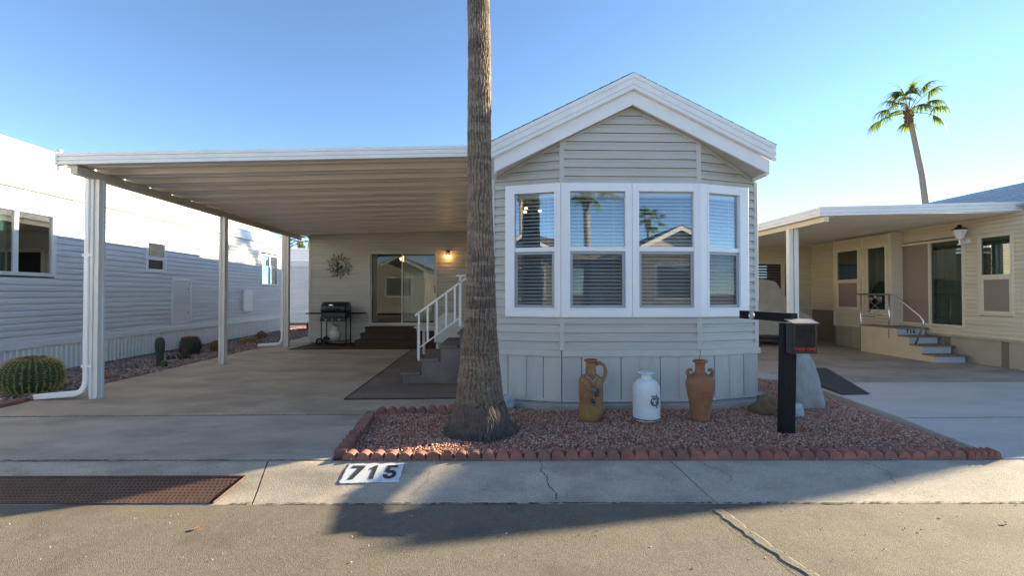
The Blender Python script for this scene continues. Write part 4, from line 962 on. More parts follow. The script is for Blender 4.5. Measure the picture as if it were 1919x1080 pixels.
# ------------------------------------------------------------------ palms
m_bark = mat('palm bark', (0.185, 0.135, 0.095), 0.9, (0.10, 0.073, 0.055), 9, 8, bump=.5, bscale=70, c3=(0.25, 0.20, 0.15), s3=2.4, stretch=(1, 1, .35), fine=.15, fscale=90)
m_root = mat('dark root fibre', (0.075, 0.058, 0.047), 0.95, (0.12, 0.095, 0.078), 12, 4, rnd=.1)
m_frond = mat('palm frond', (0.085, 0.135, 0.030), 0.5, (0.055, 0.095, 0.022), 3, 4, spec=.4)
_n = m_frond.node_tree.nodes; _l = m_frond.node_tree.links
_t = _n.new('ShaderNodeBsdfTranslucent'); _t.inputs[0].default_value = (.20, .30, .05, 1)
_x = _n.new('ShaderNodeMixShader'); _x.inputs[0].default_value = .45
_l.new(_n['Principled BSDF'].outputs[0], _x.inputs[1]); _l.new(_t.outputs[0], _x.inputs[2]); _l.new(_x.outputs[0], _n['Material Output'].inputs[0])
m_dry = mat('dry frond base', (0.23, 0.14, 0.075), 0.9, (0.16, 0.095, 0.05), 10, 4)
def palm_crown(seed, n=24, size=1.5, droop=1.0):
    """fan leaves: petiole plus a fan of narrow drooping segments"""
    rnd = random.Random(seed); mb = MB(); pet = MB()
    for i in range(n):
        az = i * 2.39996 + rnd.uniform(-.25, .25); el = R(78 - 98 * (i / n) + rnd.uniform(-9, 9)); Lp = size * rnd.uniform(.55, .8)
        d = Vector((math.cos(az) * math.cos(el), math.sin(az) * math.cos(el), math.sin(el))); side = Vector((-math.sin(az), math.cos(az), 0)); up = side.cross(d) * -1
        p0 = Vector((0, 0, 0)) + d * .08; p1 = p0 + d * Lp * .6; p2 = p0 + d * Lp + Vector((0, 0, -.10 * Lp))
        pet.tube([p0, p1, p2], [.025, .016, .012], 5)
        t = (p2 - p1).normalized(); roll = rnd.uniform(-.5, .5); s2 = side * math.cos(roll) + up * math.sin(roll); nn = t.cross(s2).normalized()
        K = 22
        for k in range(K):
            a = R(-100 + 200 * k / (K - 1)) + rnd.uniform(-.05, .05); ll = size * (.62 - .16 * abs(a) / 1.75) * rnd.uniform(.85, 1.1)
            dr = t * math.cos(a) + s2 * math.sin(a); wv = (s2 * math.cos(a) - t * math.sin(a)) * (.034 * size)
            pts = []; pos = p2.copy(); dd = dr.copy(); S5 = 5
            for q in range(S5 + 1):
                f = q / S5; ww = wv * (1 - .9 * f) * (1 if q else .5); pts.append((pos - ww, pos + ww))
                dd = (dd + Vector((0, 0, -.10 * droop * (1 + 2.2 * f)))).normalized(); pos = pos + dd * ll / S5
            b = []
            for l_, r_ in pts: b += [tuple(l_), tuple(r_)]
            mb.add(b, [(2 * q, 2 * q + 1, 2 * q + 3, 2 * q + 2) for q in range(S5)])
    return mb, pet
m_barkG = mat('pale palm bark', (0.36, 0.29, 0.225), 0.9, (0.26, 0.205, 0.155), 6, 6, stretch=(1, 1, 3))
def trunk_simple(path, r0, r1, n=14):
    mb = MB(); K = len(path) * 6; pts = []; rr = []
    for i in range(K + 1):
        t = i / K * (len(path) - 1); a = min(int(t), len(path) - 2); f = t - a
        pts.append(Vector(path[a]) * (1 - f) + Vector(path[a + 1]) * f); rr.append((r0 + (r1 - r0) * i / K) * (1 + .035 * (i % 2)))
    return mb.tube(pts, rr, n)
CROWNS = {}
def palm(name, label, path, r0, r1, seed, size, n=24, droop=1.0, group=None, collar=True):
    t = thing(name, label, 'palm tree', path[0], 0, group); top = Vector(path[-1])
    trunk_simple([Vector(p) for p in path], r0, r1).build('trunk', m_barkG, t, True)
    c, p = palm_crown(seed, n, size, droop); c.v = [tuple(Vector(v) + top) for v in c.v]; p.v = [tuple(Vector(v) + top) for v in p.v]
    c.build('crown', m_frond, t); p.build('frond_stalks', m_dry, t)
    if collar:
        mb = MB(); rnd = random.Random(seed + 1)
        for k in range(60):
            a = rnd.uniform(0, 6.28); z = rnd.uniform(-.75, .1) * size / 1.5; q = r1 * 1.25 * (1 + .3 * (z + .5))
            mb.tube([(top.x + q * .6 * math.cos(a), top.y + q * .6 * math.sin(a), top.z + z), (top.x + q * 1.6 * math.cos(a), top.y + q * 1.6 * math.sin(a), top.z + z + .22)], [.05, .03], 5)
        mb.build('leaf_bases', m_dry, t)
    return t

# the near palm: finely ringed and cracked trunk
PT = thing('palm_tree', 'tall palm with rough ringed trunk standing in the gravel before the home', 'palm tree', (-.21, 4.72, 0))
ZS = np.concatenate([np.linspace(-.05, 1.0, 210), np.linspace(1.005, 4.6, 520), np.linspace(4.65, 9.2, 60)])
def trad(z):
    zz = [-.05, 0, .06, .15, .28, .45, .7, 1.0, 1.4, 2.0, 3.0, 4.4, 9.2]; rr = [.335, .325, .30, .272, .245, .225, .197, .168, .148, .137, .127, .108, .105]
    return np.interp(z, zz, rr)
NT = 190; TH = np.arange(NT) * 2 * math.pi / NT
zg, tg = np.meshgrid(ZS, TH, indexing='ij')
base = trad(zg)
# rings, vertical fissures, small blocks
r_ = np.random.default_rng(11)
up_ = np.clip((zg - .9) / .8, 0, 1)
ringw = (0.0024 - .0008 * up_) * np.sin(zg * 290 + 2.6 * np.sin(tg * 3 + zg * 11) + 1.8 * np.sin(tg * 7 + zg * 23)) + .0018 * np.sin(zg * 23 + 1.7 * np.sin(tg * 2 + zg * 3)) * np.clip(zg, 0, 1)
fiss = -0.0095 * np.clip(np.sin(tg * 24 + 2.2 * np.sin(zg * 5 + tg * 2) + 1.1 * np.sin(zg * 17)) - .35, 0, 1) - 0.006 * np.clip(np.sin(tg * 43 + 2.4 * np.sin(zg * 7 + tg * 3)) - .4, 0, 1)
blk = np.kron(r_.normal(0, .0022, (len(ZS) // 5 + 1, NT // 2 + 1)), np.ones((5, 2)))[:len(ZS), :NT]
knob = .006 * np.sin(tg * 2 + zg * 1.7) + .005 * np.sin(tg * 3 - zg * 2.9)
rad = base + ringw * (1 + .5 * (zg < 1)) + fiss * (1 + .9 * np.exp(-zg / .5)) + blk + knob
ax = -.21 + .008 * np.sin(zg * .8) - .004 * zg; ay = 4.72 + 0 * zg
V = np.stack([ax + rad * np.cos(tg), ay + rad * np.sin(tg), zg], -1).reshape(-1, 3)
nz_ = len(ZS); ii, jj = np.meshgrid(np.arange(nz_ - 1), np.arange(NT), indexing='ij'); j2 = (jj + 1) % NT
F = np.stack([ii * NT + jj, ii * NT + j2, (ii + 1) * NT + j2, (ii + 1) * NT + jj], -1).reshape(-1, 4)
me = bpy.data.meshes.new('trunk'); me.vertices.add(len(V)); me.vertices.foreach_set('co', V.ravel()); me.loops.add(F.size); me.loops.foreach_set('vertex_index', F.ravel().astype(np.int32))
me.polygons.add(len(F)); me.polygons.foreach_set('loop_start', np.arange(0, F.size, 4, dtype=np.int32)); me.update(calc_edges=True)
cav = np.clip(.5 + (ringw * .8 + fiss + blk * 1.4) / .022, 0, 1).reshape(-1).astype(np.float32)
base_tone = np.clip(1 - np.clip(zg - 0.05, 0, 9) / 1.1, 0, 1).reshape(-1).astype(np.float32)  # mask that darkens the trunk towards its foot
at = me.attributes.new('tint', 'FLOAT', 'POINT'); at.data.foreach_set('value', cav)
at = me.attributes.new('low', 'FLOAT', 'POINT'); at.data.foreach_set('value', base_tone)
mT, N, L, B = nodes_of('ringed palm bark')
tc = N.new('ShaderNodeTexCoord'); a1 = N.new('ShaderNodeAttribute'); a1.attribute_name = 'tint'; a2 = N.new('ShaderNodeAttribute'); a2.attribute_name = 'low'
cb = mx(rmp(nz(5, 7, .7), .38, .64), (0.20, 0.145, 0.102), (0.30, 0.225, 0.16))
cb = mx(rmp(nz(1.6, 4), .5, .68), cb, (0.135, 0.10, 0.074))
mpz = N.new('ShaderNodeMapping'); mpz.inputs['Scale'].default_value = (.35, .35, 3.2); L.new(tc.outputs['Object'], mpz.inputs[0])
cb = mx(rmp(nz(2.2, 6, .65, mpz.outputs[0]), .48, .62, 0, .7), cb, (0.12, 0.092, 0.07))
cb = mx(rmp(nz(4.5, 5, .65, mpz.outputs[0]), .52, .66, 0, .65), cb, (0.36, 0.29, 0.215))
cb = mx(rmp(nz(90, 3, .7), .52, .75, 0, .5), cb, (0.34, 0.27, 0.20))
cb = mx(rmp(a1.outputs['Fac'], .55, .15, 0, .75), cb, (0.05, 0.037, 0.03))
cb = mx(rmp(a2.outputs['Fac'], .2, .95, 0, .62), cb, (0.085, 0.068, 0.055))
L.new(cb, B.inputs['Base Color']); B.inputs['Roughness'].default_value = .9; B.inputs['Specular IOR Level'].default_value = .2
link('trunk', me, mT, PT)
mb = MB(); rnd = random.Random(3)
for k in range(2200):
    a = rnd.uniform(0, 6.28); z = rnd.uniform(.02, .30) ** 1.0; q = float(trad(z)) + .004; ln = rnd.uniform(.05, .15); tw = rnd.uniform(-.22, .22)
    out = .02 + .10 * max(0, .2 - z) / .2
    c0_, s0_ = math.cos(a), math.sin(a); c1_, s1_ = math.cos(a + tw), math.sin(a + tw)
    qb = float(trad(max(0, z - ln))) + out * rnd.uniform(.3, 1)
    mb.tube([(-.21 + q * c0_, 4.72 + q * s0_, z), (-.21 + qb * c1_, 4.72 + qb * s1_, max(-.02, z - ln))], [.009 * rnd.uniform(.5, 1.2), .004], 4)
o = mb.build('root_fibres', m_root, PT); o['kind'] = 'stuff'
c, p = palm_crown(31, 30, 1.3, 1.2); tp = Vector((-.245, 4.72, 9.25))
c.v = [tuple(Vector(v) + tp) for v in c.v]; p.v = [tuple(Vector(v) + tp) for v in p.v]; c.build('crown', m_frond, PT); p.build('frond_stalks', m_dry, PT)

palm('palm_tree', 'tall slender fan palm rising behind the cream home on the right', [(27.6, 28.2, -.1), (27.3, 28.2, 5), (26.8, 28.2, 9), (26.0, 28.2, 13.0)], .21, .135, 17, 2.0, 19, 2.3)
palm('palm_tree', 'small distant fan palm beyond the white shed', [(-27.6, 62, -.1), (-27.3, 62, 5), (-27.0, 62, 8.3)], .22, .18, 8, 1.7, 22, 1.4)
palm('palm_tree', 'distant fan palm peeking over the roof end of the white home', [(-24.3, 40, -.1), (-24.0, 40, 6), (-23.8, 40, 8.6)], .22, .18, 9, 1.4, 22, 1.4)

# ------------------------------------------------------------------ across the street (seen as reflections in the bay)
for nm, (hx, hy_, lab) in enumerate(((7.3, -7.2, 'gable fronted home across the street mirrored in the right bay lights'), (-7.4, -7.2, 'gable fronted home across the street mirrored in the left bay light'))):
    oh = thing('facing_home', lab, 'house', (hx, hy_, 0))
    Fo = frame(hx + 1.85, hy_, -1, 0)
    siding(oh, m_side, Fo, 3.7, .6, 3.1, .2, [(.9, 2.8, 1.2, 2.6)])
    MB(Fo).box(0, 3.7, .0, .02, 0, .6).build('skirt_panel', m_skirt, oh)
    window(oh, Fo, (.85, 2.85, 1.15, 2.65), (.95, 2.75, 1.25, 2.55), None, m_vinyl, None, False, (g_bay,), (.5, m_dark), None, .03)
    MB(Fo).add([(0, .0, 3.1), (3.7, .0, 3.1), (1.85, .0, 4.02), (0, .03, 3.1), (3.7, .03, 3.1), (1.85, .03, 4.02)], [(0, 1, 2), (5, 4, 3), (0, 3, 4, 1), (1, 4, 5, 2), (2, 5, 3, 0)]).build('gable', m_side, oh)
    MB(Fo).box(0, 3.7, .03, 9, 0, 3.1).build('body', m_side, oh)
    for s in (-1, 1):
        P_ = [(1.85, 4.18), (1.85 + s * 2.1, 3.13), (1.85 + s * 2.1, 2.93), (1.85, 3.98)]
        MB(Fo).prism(P_, -.35, -.31, 'y').build('fascia', m_white, oh)
        P_ = [(1.85, 4.20), (1.85 + s * 2.12, 3.15), (1.85 + s * 2.12, 3.11), (1.85, 4.16)]
        MB(Fo).prism(P_, -.36, 9.2, 'y').build('roof', m_shingle, oh)
    MB(Fo).box(3.72, 7.2, .4, 7, 2.85, 3.0).build('carport_roof', m_white, oh)
    for yy in (.6, 3.6, 6.6): MB(Fo).box(7.0, 7.1, yy, yy + .1, -.1, 2.85).build('post', m_wpost, oh)
for k, (x, y, h, lab) in enumerate(((4.1, -10.5, 6.3, 'fan palm across the street mirrored in the second bay light'), (13.5, -30, 8.0, 'fan palm across the street mirrored in the third bay light'),
                                    (-12.5, -15, 8.2, 'fan palm across the street mirrored in the leftmost bay light'), (22, -13, 9.0, 'fan palm across the street mirrored in the rightmost bay light'))):
    palm('palm_tree', lab, [(x, y, -.1), (x + .1, y, h * .5), (x, y, h)], .2, .14, 40 + k, 1.5, 20, 1.3, 'palms across the street')

# ------------------------------------------------------------------ edging blocks
def edging_mesh():
    mb = MB(); n = 5; p = .117; dpt = .10
    pts = [(0, -.06)]
    for k in range(n):
        c = (k + .5) * p; r = p * .485
        for i in range(11):
            a = math.pi - math.pi * i / 10; pts.append((c + r * math.cos(a), .022 + .060 * math.sin(a)))
    pts.append((n * p, -.06))
    poly = [(x - n * p / 2, z) for x, z in pts]
    mb.prism(poly, -dpt / 2, dpt / 2, 'y'); me = mb.mesh('edging_block'); me.materials.append(m_brick); return me
EM = edging_mesh()
ORD = ['first', 'second', 'third', 'fourth', 'fifth', 'sixth', 'seventh', 'eighth', 'ninth', 'tenth']
def edging(x, y, rz, label, group, sx_=1.0):
    o = bpy.data.objects.new('edging_block', EM); COL.objects.link(o); o.location = (x, y, random.uniform(-.028, -.004)); o.rotation_euler = (random.uniform(-.10, .06), random.uniform(-.02, .02), rz + random.uniform(-.012, .012)); o.scale.x = sx_
    b = o.modifiers.new('bevel', 'BEVEL'); b.width = .006; b.segments = 2; b.limit_method = 'ANGLE'
    tag(o, label, 'edging', group)
PW = .588; x = -1.335
for k in range(9):
    xc = x + PW * (k + .5) - .0; edging(xc, ktop(xc) + .047 + random.uniform(-.006, .006), -.02, ORD[k] + ' scalloped terracotta edging block along the kerb, counted from the painted number', 'scalloped edging along the kerb')
edging(x + PW * 9.25, ktop(4.1) + .047, -.02, 'short scalloped edging block at the right end of the kerb row', 'scalloped edging along the kerb', .48)
for k in range(2):
    t = .30 + .59 * k; edging(-1.385 - .075 * (t / 1.5), 3.95 + t, R(90) + .07, ORD[k] + ' scalloped edging block up the drive side from the kerb', 'scalloped edging beside the drive')
edging(-1.47, 5.10, R(90) + .07, 'scalloped edging block at the rear left corner of the gravel bed', 'scalloped edging beside the drive', .5)
edging(-1.17, 5.44, 0.02, 'scalloped edging block across the back of the bed left of the palm', 'scalloped edging at the back of the bed')
edging(-.58, 5.45, .02, 'scalloped edging block at the back of the bed nearest the palm trunk', 'scalloped edging at the back of the bed')
o = MB().prism([(-7.0, 5.37), (-6.17, 5.37), (-6.10, 5.90), (-6.19, 6.16), (-6.27, 6.14), (-6.24, 5.9), (-6.28, 5.46), (-7.0, 5.46)], -.05, .045, 'z').build('edging_block', m_brick, bev=.02)
tag(o, 'low red edging strip at the front corner of the left gravel', 'edging')

# ------------------------------------------------------------------ painted number on the kerb
def drape(me, dz):
    for v in me.vertices: v.co.z = kzz(v.co.x, v.co.y) - .0035 + dz
    return me
m_wp = mat('white kerb paint', (0.62, 0.64, 0.66), .8, (0.52, 0.54, 0.56), 25, 6, bump=.3, bscale=150, fine=.08)
m_bp = mat('black stencil paint', (0.018, 0.019, 0.022), .8, (0.04, 0.038, 0.036), 40, 4)
vs = []; fs = []; nx_, ny_ = 30, 16; rnd = random.Random(2)
for i in range(nx_ + 1):
    for j in range(ny_ + 1):
        x = -1.245 + .455 * i / nx_; y = 3.565 + .245 * j / ny_
        if j in (0, ny_): y += rnd.uniform(-.004, .004)
        if i in (0, nx_): x += rnd.uniform(-.004, .004)
        vs.append((x, y, 0))
for i in range(nx_):
    for j in range(ny_): a = i * (ny_ + 1) + j; fs.append((a, a + ny_ + 1, a + ny_ + 2, a + 1))
me = bpy.data.meshes.new('number_panel'); me.from_pydata(vs, [], fs); drape(me, .006); o = link('number_panel', me, m_wp, KERBS[2])
NP = o
def digit(c, h=.172, w=.105, t=.033):
    if c == '7': v = [(-w/2, h/2), (w/2, h/2), (w/2, h/2 - t), (.0, -h/2), (-t*1.1, -h/2), (w/2 - t*1.5, h/2 - t), (-w/2, h/2 - t)]; f = [(0, 6, 5, 2, 1), (5, 4, 3, 2)]
    elif c == '1': v = [(t*.5, h/2), (t*.5, -h/2), (-t*.5, -h/2), (-t*.5, h/2 - t*1.3), (-w*.36, h/2 - t*1.9), (-w*.36, h/2 - t*1.05), (-t*.05, h/2)]; f = [(0, 6, 3, 2, 1), (6, 5, 4, 3)]
    else:
        v = [(-w*.40, h/2), (w*.42, h/2), (w*.42, h/2 - t), (-w*.40, h/2 - t), (-w*.40 + t, h/2 - t), (-w*.40 + t*.85, .004), (-w*.46, -.004)]; f = [(0, 3, 2, 1), (3, 6, 5, 4)]
        n = 16; cz5 = -h*.19; R1 = h*.31; R0 = R1 - t; b = len(v)
        for i in range(n + 1):
            a = R(140 - 345 * i / n * .93); v += [(R1 * math.cos(a) * .98, cz5 + R1 * math.sin(a)), (R0 * math.cos(a), cz5 + R0 * math.sin(a))]
        f += [(b + 2*i, b + 2*i + 2, b + 2*i + 3, b + 2*i + 1) for i in range(n)]
    me = bpy.data.meshes.new('digit'); me.from_pydata([(x, y, 0) for x, y in v], [], f); return me
for ch_, xc in (('7', -1.155), ('1', -1.015), ('5', -.88)):
    me = digit(ch_); bm = bmesh.new(); bm.from_mesh(me)
    bmesh.ops.subdivide_edges(bm, edges=bm.edges, cuts=2); bm.to_mesh(me); bm.free()
    me.transform(Matrix.Translation((xc, 3.688, 0))); drape(me, .009); link('number', me, m_bp, NP)

# ------------------------------------------------------------------ drain grate in the gutter
gr = thing('drain_grate', 'rusty perforated steel drain plate in the gutter at lower left', 'grate', (-3, 3.55, -.1))
gx0, gx1 = -4.9, -2.02
def gy0(x): return 3.365 - .02 * x - .0
def gz(x, y): return kzz(x, y) - .0035 + .010
# plate with real holes: rows of rings
mb = MB(); vs = []; fs = []
p = .0335; rows = 9; cols = int((gx1 - gx0) / p)
def gpt(u, v): # u,v in metres on the plate
    x = gx0 + u; y = 3.352 + v - .02 * (x + 2); return (x - .10 * (.5 - v / .47), y, gz(x, y))
for r__ in range(rows):
    for c__ in range(cols):
        cu = (c__ + .5) * p; cv = (r__ + .5) * p; b = len(vs); hr = .0085
        cor = [(-1, -1), (0, -1), (1, -1), (1, 0), (1, 1), (0, 1), (-1, 1), (-1, 0)]
        off = (.25 if r__ % 2 else -.25) * p * .7
        for (i, j) in cor: vs.append(gpt(cu + i * p / 2, cv + j * p / 2))
        for (i, j) in cor:
            l = math.hypot(i, j); vs.append(gpt(cu + off + i / l * hr, cv + j / l * hr))
        for k in range(8): fs.append((b + k, b + (k + 1) % 8, b + 8 + (k + 1) % 8, b + 8 + k))
me = bpy.data.meshes.new('plate'); me.from_pydata(vs, [], fs); o = link('perforated_plate', me, m_rust, gr)
s_ = o.modifiers.new('solid', 'SOLIDIFY'); s_.thickness = .006; s_.offset = -1
vs = [gpt(0, 0), gpt(gx1 - gx0, 0), gpt(gx1 - gx0, 9 * p), gpt(0, 9 * p)]
MB().add([(a, b, c - .007) for a, b, c in vs], [(0, 1, 2, 3)]).build('drain_shadow', mat('drain dark', (0.006, .005, .005), .95), gr)
mb = MB(); mb.tube([vs[1], vs[2]], .008, 6); mb.tube([vs[2], vs[3]], .008, 6); mb.build('frame', m_rust, gr)

# ------------------------------------------------------------------ three vases
m_ochre = mat('ochre glaze', (0.30, 0.165, 0.05), .55, (0.24, 0.125, 0.042), 5, 7, c3=(0.15, 0.05, 0.03), s3=5.5, bump=.15, bscale=30)
m_terra = mat('orange terracotta', (0.30, 0.125, 0.055), .75, (0.22, 0.085, 0.042), 4, 7, bump=.2, bscale=40, c3=(0.25, 0.14, 0.07), s3=6)
m_vase = mat('chipped white paint', (0.68, 0.69, 0.68), .6, (0.60, 0.61, 0.60), 6, 6, bump=.12, bscale=40)
m_emb = mat('dark relief paint', (0.06, 0.06, 0.065), .6, (0.11, 0.11, 0.115), 30, 4)
def smooth_prof(pr, n=6):
    out = []
    for i in range(len(pr) - 1):
        p0 = pr[max(i - 1, 0)]; p1 = pr[i]; p2 = pr[i + 1]; p3 = pr[min(i + 2, len(pr) - 1)]
        for k in range(n):
            t = k / n; f = lambda a, b, c, d: .5 * (2 * b + (c - a) * t + (2 * a - 5 * b + 4 * c - d) * t * t + (3 * b - a - 3 * c + d) * t ** 3)
            out.append((max(.004, f(p0[0], p1[0], p2[0], p3[0])), f(p0[1], p1[1], p2[1], p3[1])))
    out.append(pr[-1]); return out
jx, jy = 1.01, 5.08
J = thing('ochre_jug', 'ochre ceramic jug with loop handle and hanging bells on the gravel', 'jug', (jx, jy, 0))
Mj = Matrix.Translation((jx, jy, 0))
MB(Mj).lathe(smooth_prof([(.11, -.01), (.128, .012), (.134, .10), (.133, .40), (.122, .455), (.085, .49), (.061, .505), (.059, .55), (.052, .60), (.054, .635)]) + [(.07, .645), (.074, .658), (.066, .664), (.05, .655), (.045, .60)], 40).build('body', m_ochre, J, True)
MB(Mj).lathe([(.055, .634), (.072, .644), (.077, .657), (.068, .667), (.05, .66)], 32, caps=False).build('rim', m_terra, J, True)
hp = [(.05, 0, .615), (.10, 0, .628), (.145, 0, .605), (.165, 0, .555), (.16, 0, .50), (.14, 0, .45), (.115, 0, .425)]
MB(Mj @ Matrix.Rotation(R(-10), 4, 'Z')).tube(smooth_path if False else hp, [.024, .021, .02, .02, .02, .022, .026], 12).build('handle', m_ochre, J, True)
m_cord = mat('pale cord', (0.42, 0.38, 0.30), .9)
bs = thing('bell_string', 'cord with small dark bells hung round the neck of the ochre jug', 'ornament', (jx, jy - .14, .45))
MB(Mj).tube([(-.065, -.04, .50), (-.045, -.09, .475), (-.005, -.135, .445), (.04, -.098, .475), (.062, -.05, .50)], .005, 6).build('cord', m_cord, bs, True)
MB(Mj).tube([(-.005, -.138, .445), (.01, -.148, .36), (.0, -.146, .28), (.02, -.146, .20)], .0035, 6).build('drop_cord', m_cord, bs, True)
for (a, b, c, mm) in ((0, .40, .016, m_ochre), (0, .355, .033, mat('grey bell', (.11, .115, .125), .5)), (.045, .345, .026, mat('brown bell', (.075, .035, .028), .5)), (.03, .31, .03, mat('brown bell', (.075, .035, .028), .5)), (-.005, .235, .024, mat('dark bell', (.03, .028, .03), .4)), (.025, .195, .022, mat('grey bell', (.11, .115, .125), .5))):
    bo_ = MB(Mj).lathe([(.002, c), (c * .6, c * .85), (c * .95, c * .2), (c, -c * .6), (c * .7, -c * .7), (c * .5, -c * .3)], 14, (a, -.15 - c * .2, b)).build('bell', mm, bs, True)
wx, wy = 1.63, 5.06
Wv = thing('white_vase', 'white painted bottle shaped vase with a dark sun face', 'vase', (wx, wy, 0))
Mw = Matrix.Translation((wx, wy, 0))
MB(Mw).lathe(smooth_prof([(.12, -.01), (.145, .01), (.148, .05), (.149, .32), (.138, .385), (.10, .435), (.064, .455), (.058, .47), (.057, .495)]) + [(.075, .505), (.088, .517), (.088, .526), (.06, .527), (.05, .49)], 44).build('body', m_vase, Wv, True)
MB(Mw).lathe([(.1465, .014), (.1478, .02), (.1483, .03)], 44, caps=False, disp=lambda a, z, r: .0012 + .0012 * math.sin(a * 9)).build('chipped_base', m_emb, Wv)
def wrap(M, R0, az, pts2, lift, name, m, par):
    """thin raised plate following the round side; pts2 are (u,v) polygon points"""
    v = []; n = len(pts2)
    for q in (lift, -.004):
        for u, z in pts2: a = az + u / R0; v.append(((R0 + q) * math.sin(a), -(R0 + q) * math.cos(a), z))
    f = [tuple(range(n)), tuple(range(2 * n - 1, n - 1, -1))] + [(i, (i + 1) % n, n + (i + 1) % n, n + i) for i in range(n)]
    return MB(M).add(v, f).build(name, m, par)
EZ, EA, ER = .225, R(16), .149
def fan(cx, cz, r, n=24, sx=1.0): return [(cx + r * sx * math.cos(2 * math.pi * k / n), cz + r * math.sin(2 * math.pi * k / n)) for k in range(n)]
wrap(Mw, ER, EA, fan(0, EZ, .047), .005, 'sun_face', m_emb, Wv)
for sx_ in (-1, 1):
    wrap(Mw, ER, EA, fan(sx_ * .018, EZ + .012, .010, 12, 1.3), .0075, 'eye', m_vase, Wv); wrap(Mw, ER, EA, fan(sx_ * .018, EZ + .012, .005, 10), .0095, 'pupil', m_emb, Wv)
    wrap(Mw, ER, EA, [(sx_ * .007, EZ + .024), (sx_ * .018, EZ + .031), (sx_ * .031, EZ + .025), (sx_ * .018, EZ + .027)], .0075, 'brow', m_vase, Wv)
wrap(Mw, ER, EA, [(-.003, EZ + .018), (.003, EZ + .018), (.006, EZ - .010), (-.006, EZ - .010)], .011, 'nose', m_vase, Wv)
wrap(Mw, ER, EA, [(-.018, EZ - .020), (0, EZ - .016), (.018, EZ - .020), (0, EZ - .028)], .0085, 'mouth', m_vase, Wv)
for k in range(16):
    a = 2 * math.pi * k / 16; pts2 = []
    r0, r1 = .053, .088 if k % 2 else .076
    c_, s_2 = math.cos(a), math.sin(a)
    for rr_q, wv_ in ((r0, -.009), (r0 + (r1 - r0) * .5, -.004), (r1, .008), (r0 + (r1 - r0) * .55, .007), (r0, .009)): pts2.append((c_ * rr_q - s_2 * wv_, EZ + s_2 * rr_q + c_ * wv_))
    wrap(Mw, ER, EA, pts2, .005, 'sun_ray', m_emb if (math.cos(a - .25) > -.15) else m_vase, Wv)
ax_, ay_ = 2.22, 5.02
Am = thing('face_amphora', 'terracotta amphora with a moulded face and curled shoulder lugs', 'amphora', (ax_, ay_, 0))
Ma = Matrix.Translation((ax_, ay_, 0))
def facebump(a, z, r):
    d = (a - R(-80) + math.pi) % (2 * math.pi) - math.pi; u = d * .15
    g = lambda uu, zz, su, sz, h: h * math.exp(-((u - uu) / su) ** 2 - ((z - zz) / sz) ** 2)
    b = g(0, .30, .075, .11, .016) + g(0, .305, .010, .032, .020) + g(0, .283, .017, .012, .010) + g(0, .20, .035, .022, .012)
    b += g(-.028, .345, .022, .009, .008) + g(.028, .345, .022, .009, .008) - g(-.028, .322, .018, .012, .010) - g(.028, .322, .018, .012, .010) + g(-.028, .322, .009, .006, .006) + g(.028, .322, .009, .006, .006)
    b += g(0, .252, .022, .006, .008) + g(0, .238, .018, .006, .007) - g(0, .245, .024, .0035, .004) + g(.05, .27, .02, .03, .004) + g(-.05, .27, .02, .03, .004)
    for k in range(7): b += g(-.10 + .0 * k, .40 - .05 * k, .012, .02, .006) + g(.10, .40 - .05 * k, .012, .02, .006)
    return b
pr = smooth_prof([(.08, -.01), (.096, .01), (.10, .06), (.112, .16), (.135, .28), (.152, .38), (.150, .43), (.122, .485), (.075, .515), (.055, .54), (.05, .59), (.056, .63)], 8)
MB(Ma).lathe(pr + [(.075, .642), (.078, .655), (.06, .66), (.045, .64)], 120, disp=facebump).build('body', m_terra, Am, True)
MB(Ma).lathe([(.054, .632), (.078, .640), (.082, .655), (.064, .664), (.05, .655)], 40, caps=False).build('rim', m_terra, Am, True)
for s in (-1, 1):
    MB(Ma).tube([(s * .115, 0, .47), (s * .135, 0, .50), (s * .142, 0, .535), (s * .125, 0, .558), (s * .098, 0, .553), (s * .095, 0, .535)], [.026, .022, .02, .018, .016, .012], 10).build('lug', m_terra, Am, True)

# ------------------------------------------------------------------ sign post with leaflet box
SPx, SPy = 2.90, 4.57
sgn = thing('sign_post', 'black wooden sign post with side arm in the gravel bed', 'post', (SPx, SPy, 0))
Mp = Matrix.Translation((SPx, SPy, -.05)) @ Matrix.Rotation(R(1.4), 4, 'Y') @ Matrix.Rotation(R(-9), 4, 'Z')
MB(Mp).box(-.064, .064, -.055, .055, 0, 1.15).build('post', m_black, sgn, bev=.005)
arm_dir = math.atan2(.78, -.12)
Mr = Matrix.Translation((SPx + .035, SPy - .03, 1.16)) @ Matrix.Rotation(arm_dir, 4, 'Z')
MB(Mr).box(-.05, .72, -.042, .042, -.046, .046).build('arm', m_black, sgn, bev=.005)
MB(Mr @ Matrix.Translation((.50, .046, .0)) @ Matrix.Rotation(R(-90), 4, 'X')).lathe([(.01, .0), (.05, .0), (.052, .006), (.04, .012), (.036, .004)], 20).build('round_bracket', m_chrome, sgn)
bx = thing('leaflet_box', 'black leaflet box with clear front and red TAKE ONE lettering on the post', 'box', (SPx + .06, SPy - .12, .82))
Mb = Matrix.Translation((SPx + .065, SPy - .15, .815)) @ Matrix.Rotation(R(-4), 4, 'Z')
mb = MB(Mb); mb.box(-.115, -.107, -.06, .06, 0, .295); mb.box(.107, .115, -.06, .06, 0, .295); mb.box(-.107, .107, .052, .06, 0, .295); mb.box(-.107, .107, -.06, .052, 0, .008); mb.build('case', m_bmetal, bx, bev=.002)
mb = MB(Mb); ring(mb, -.107, .107, .008, .295, .012, -.066, -.058); mb.build('front_frame', m_bmetal, bx)
MB(Mb).box(-.095, .095, -.063, -.060, .02, .283).build('front_window', mat('smoky acrylic', (.014, .013, .013), .4, (.028, .026, .025), 9, 4, spec=.15), bx)
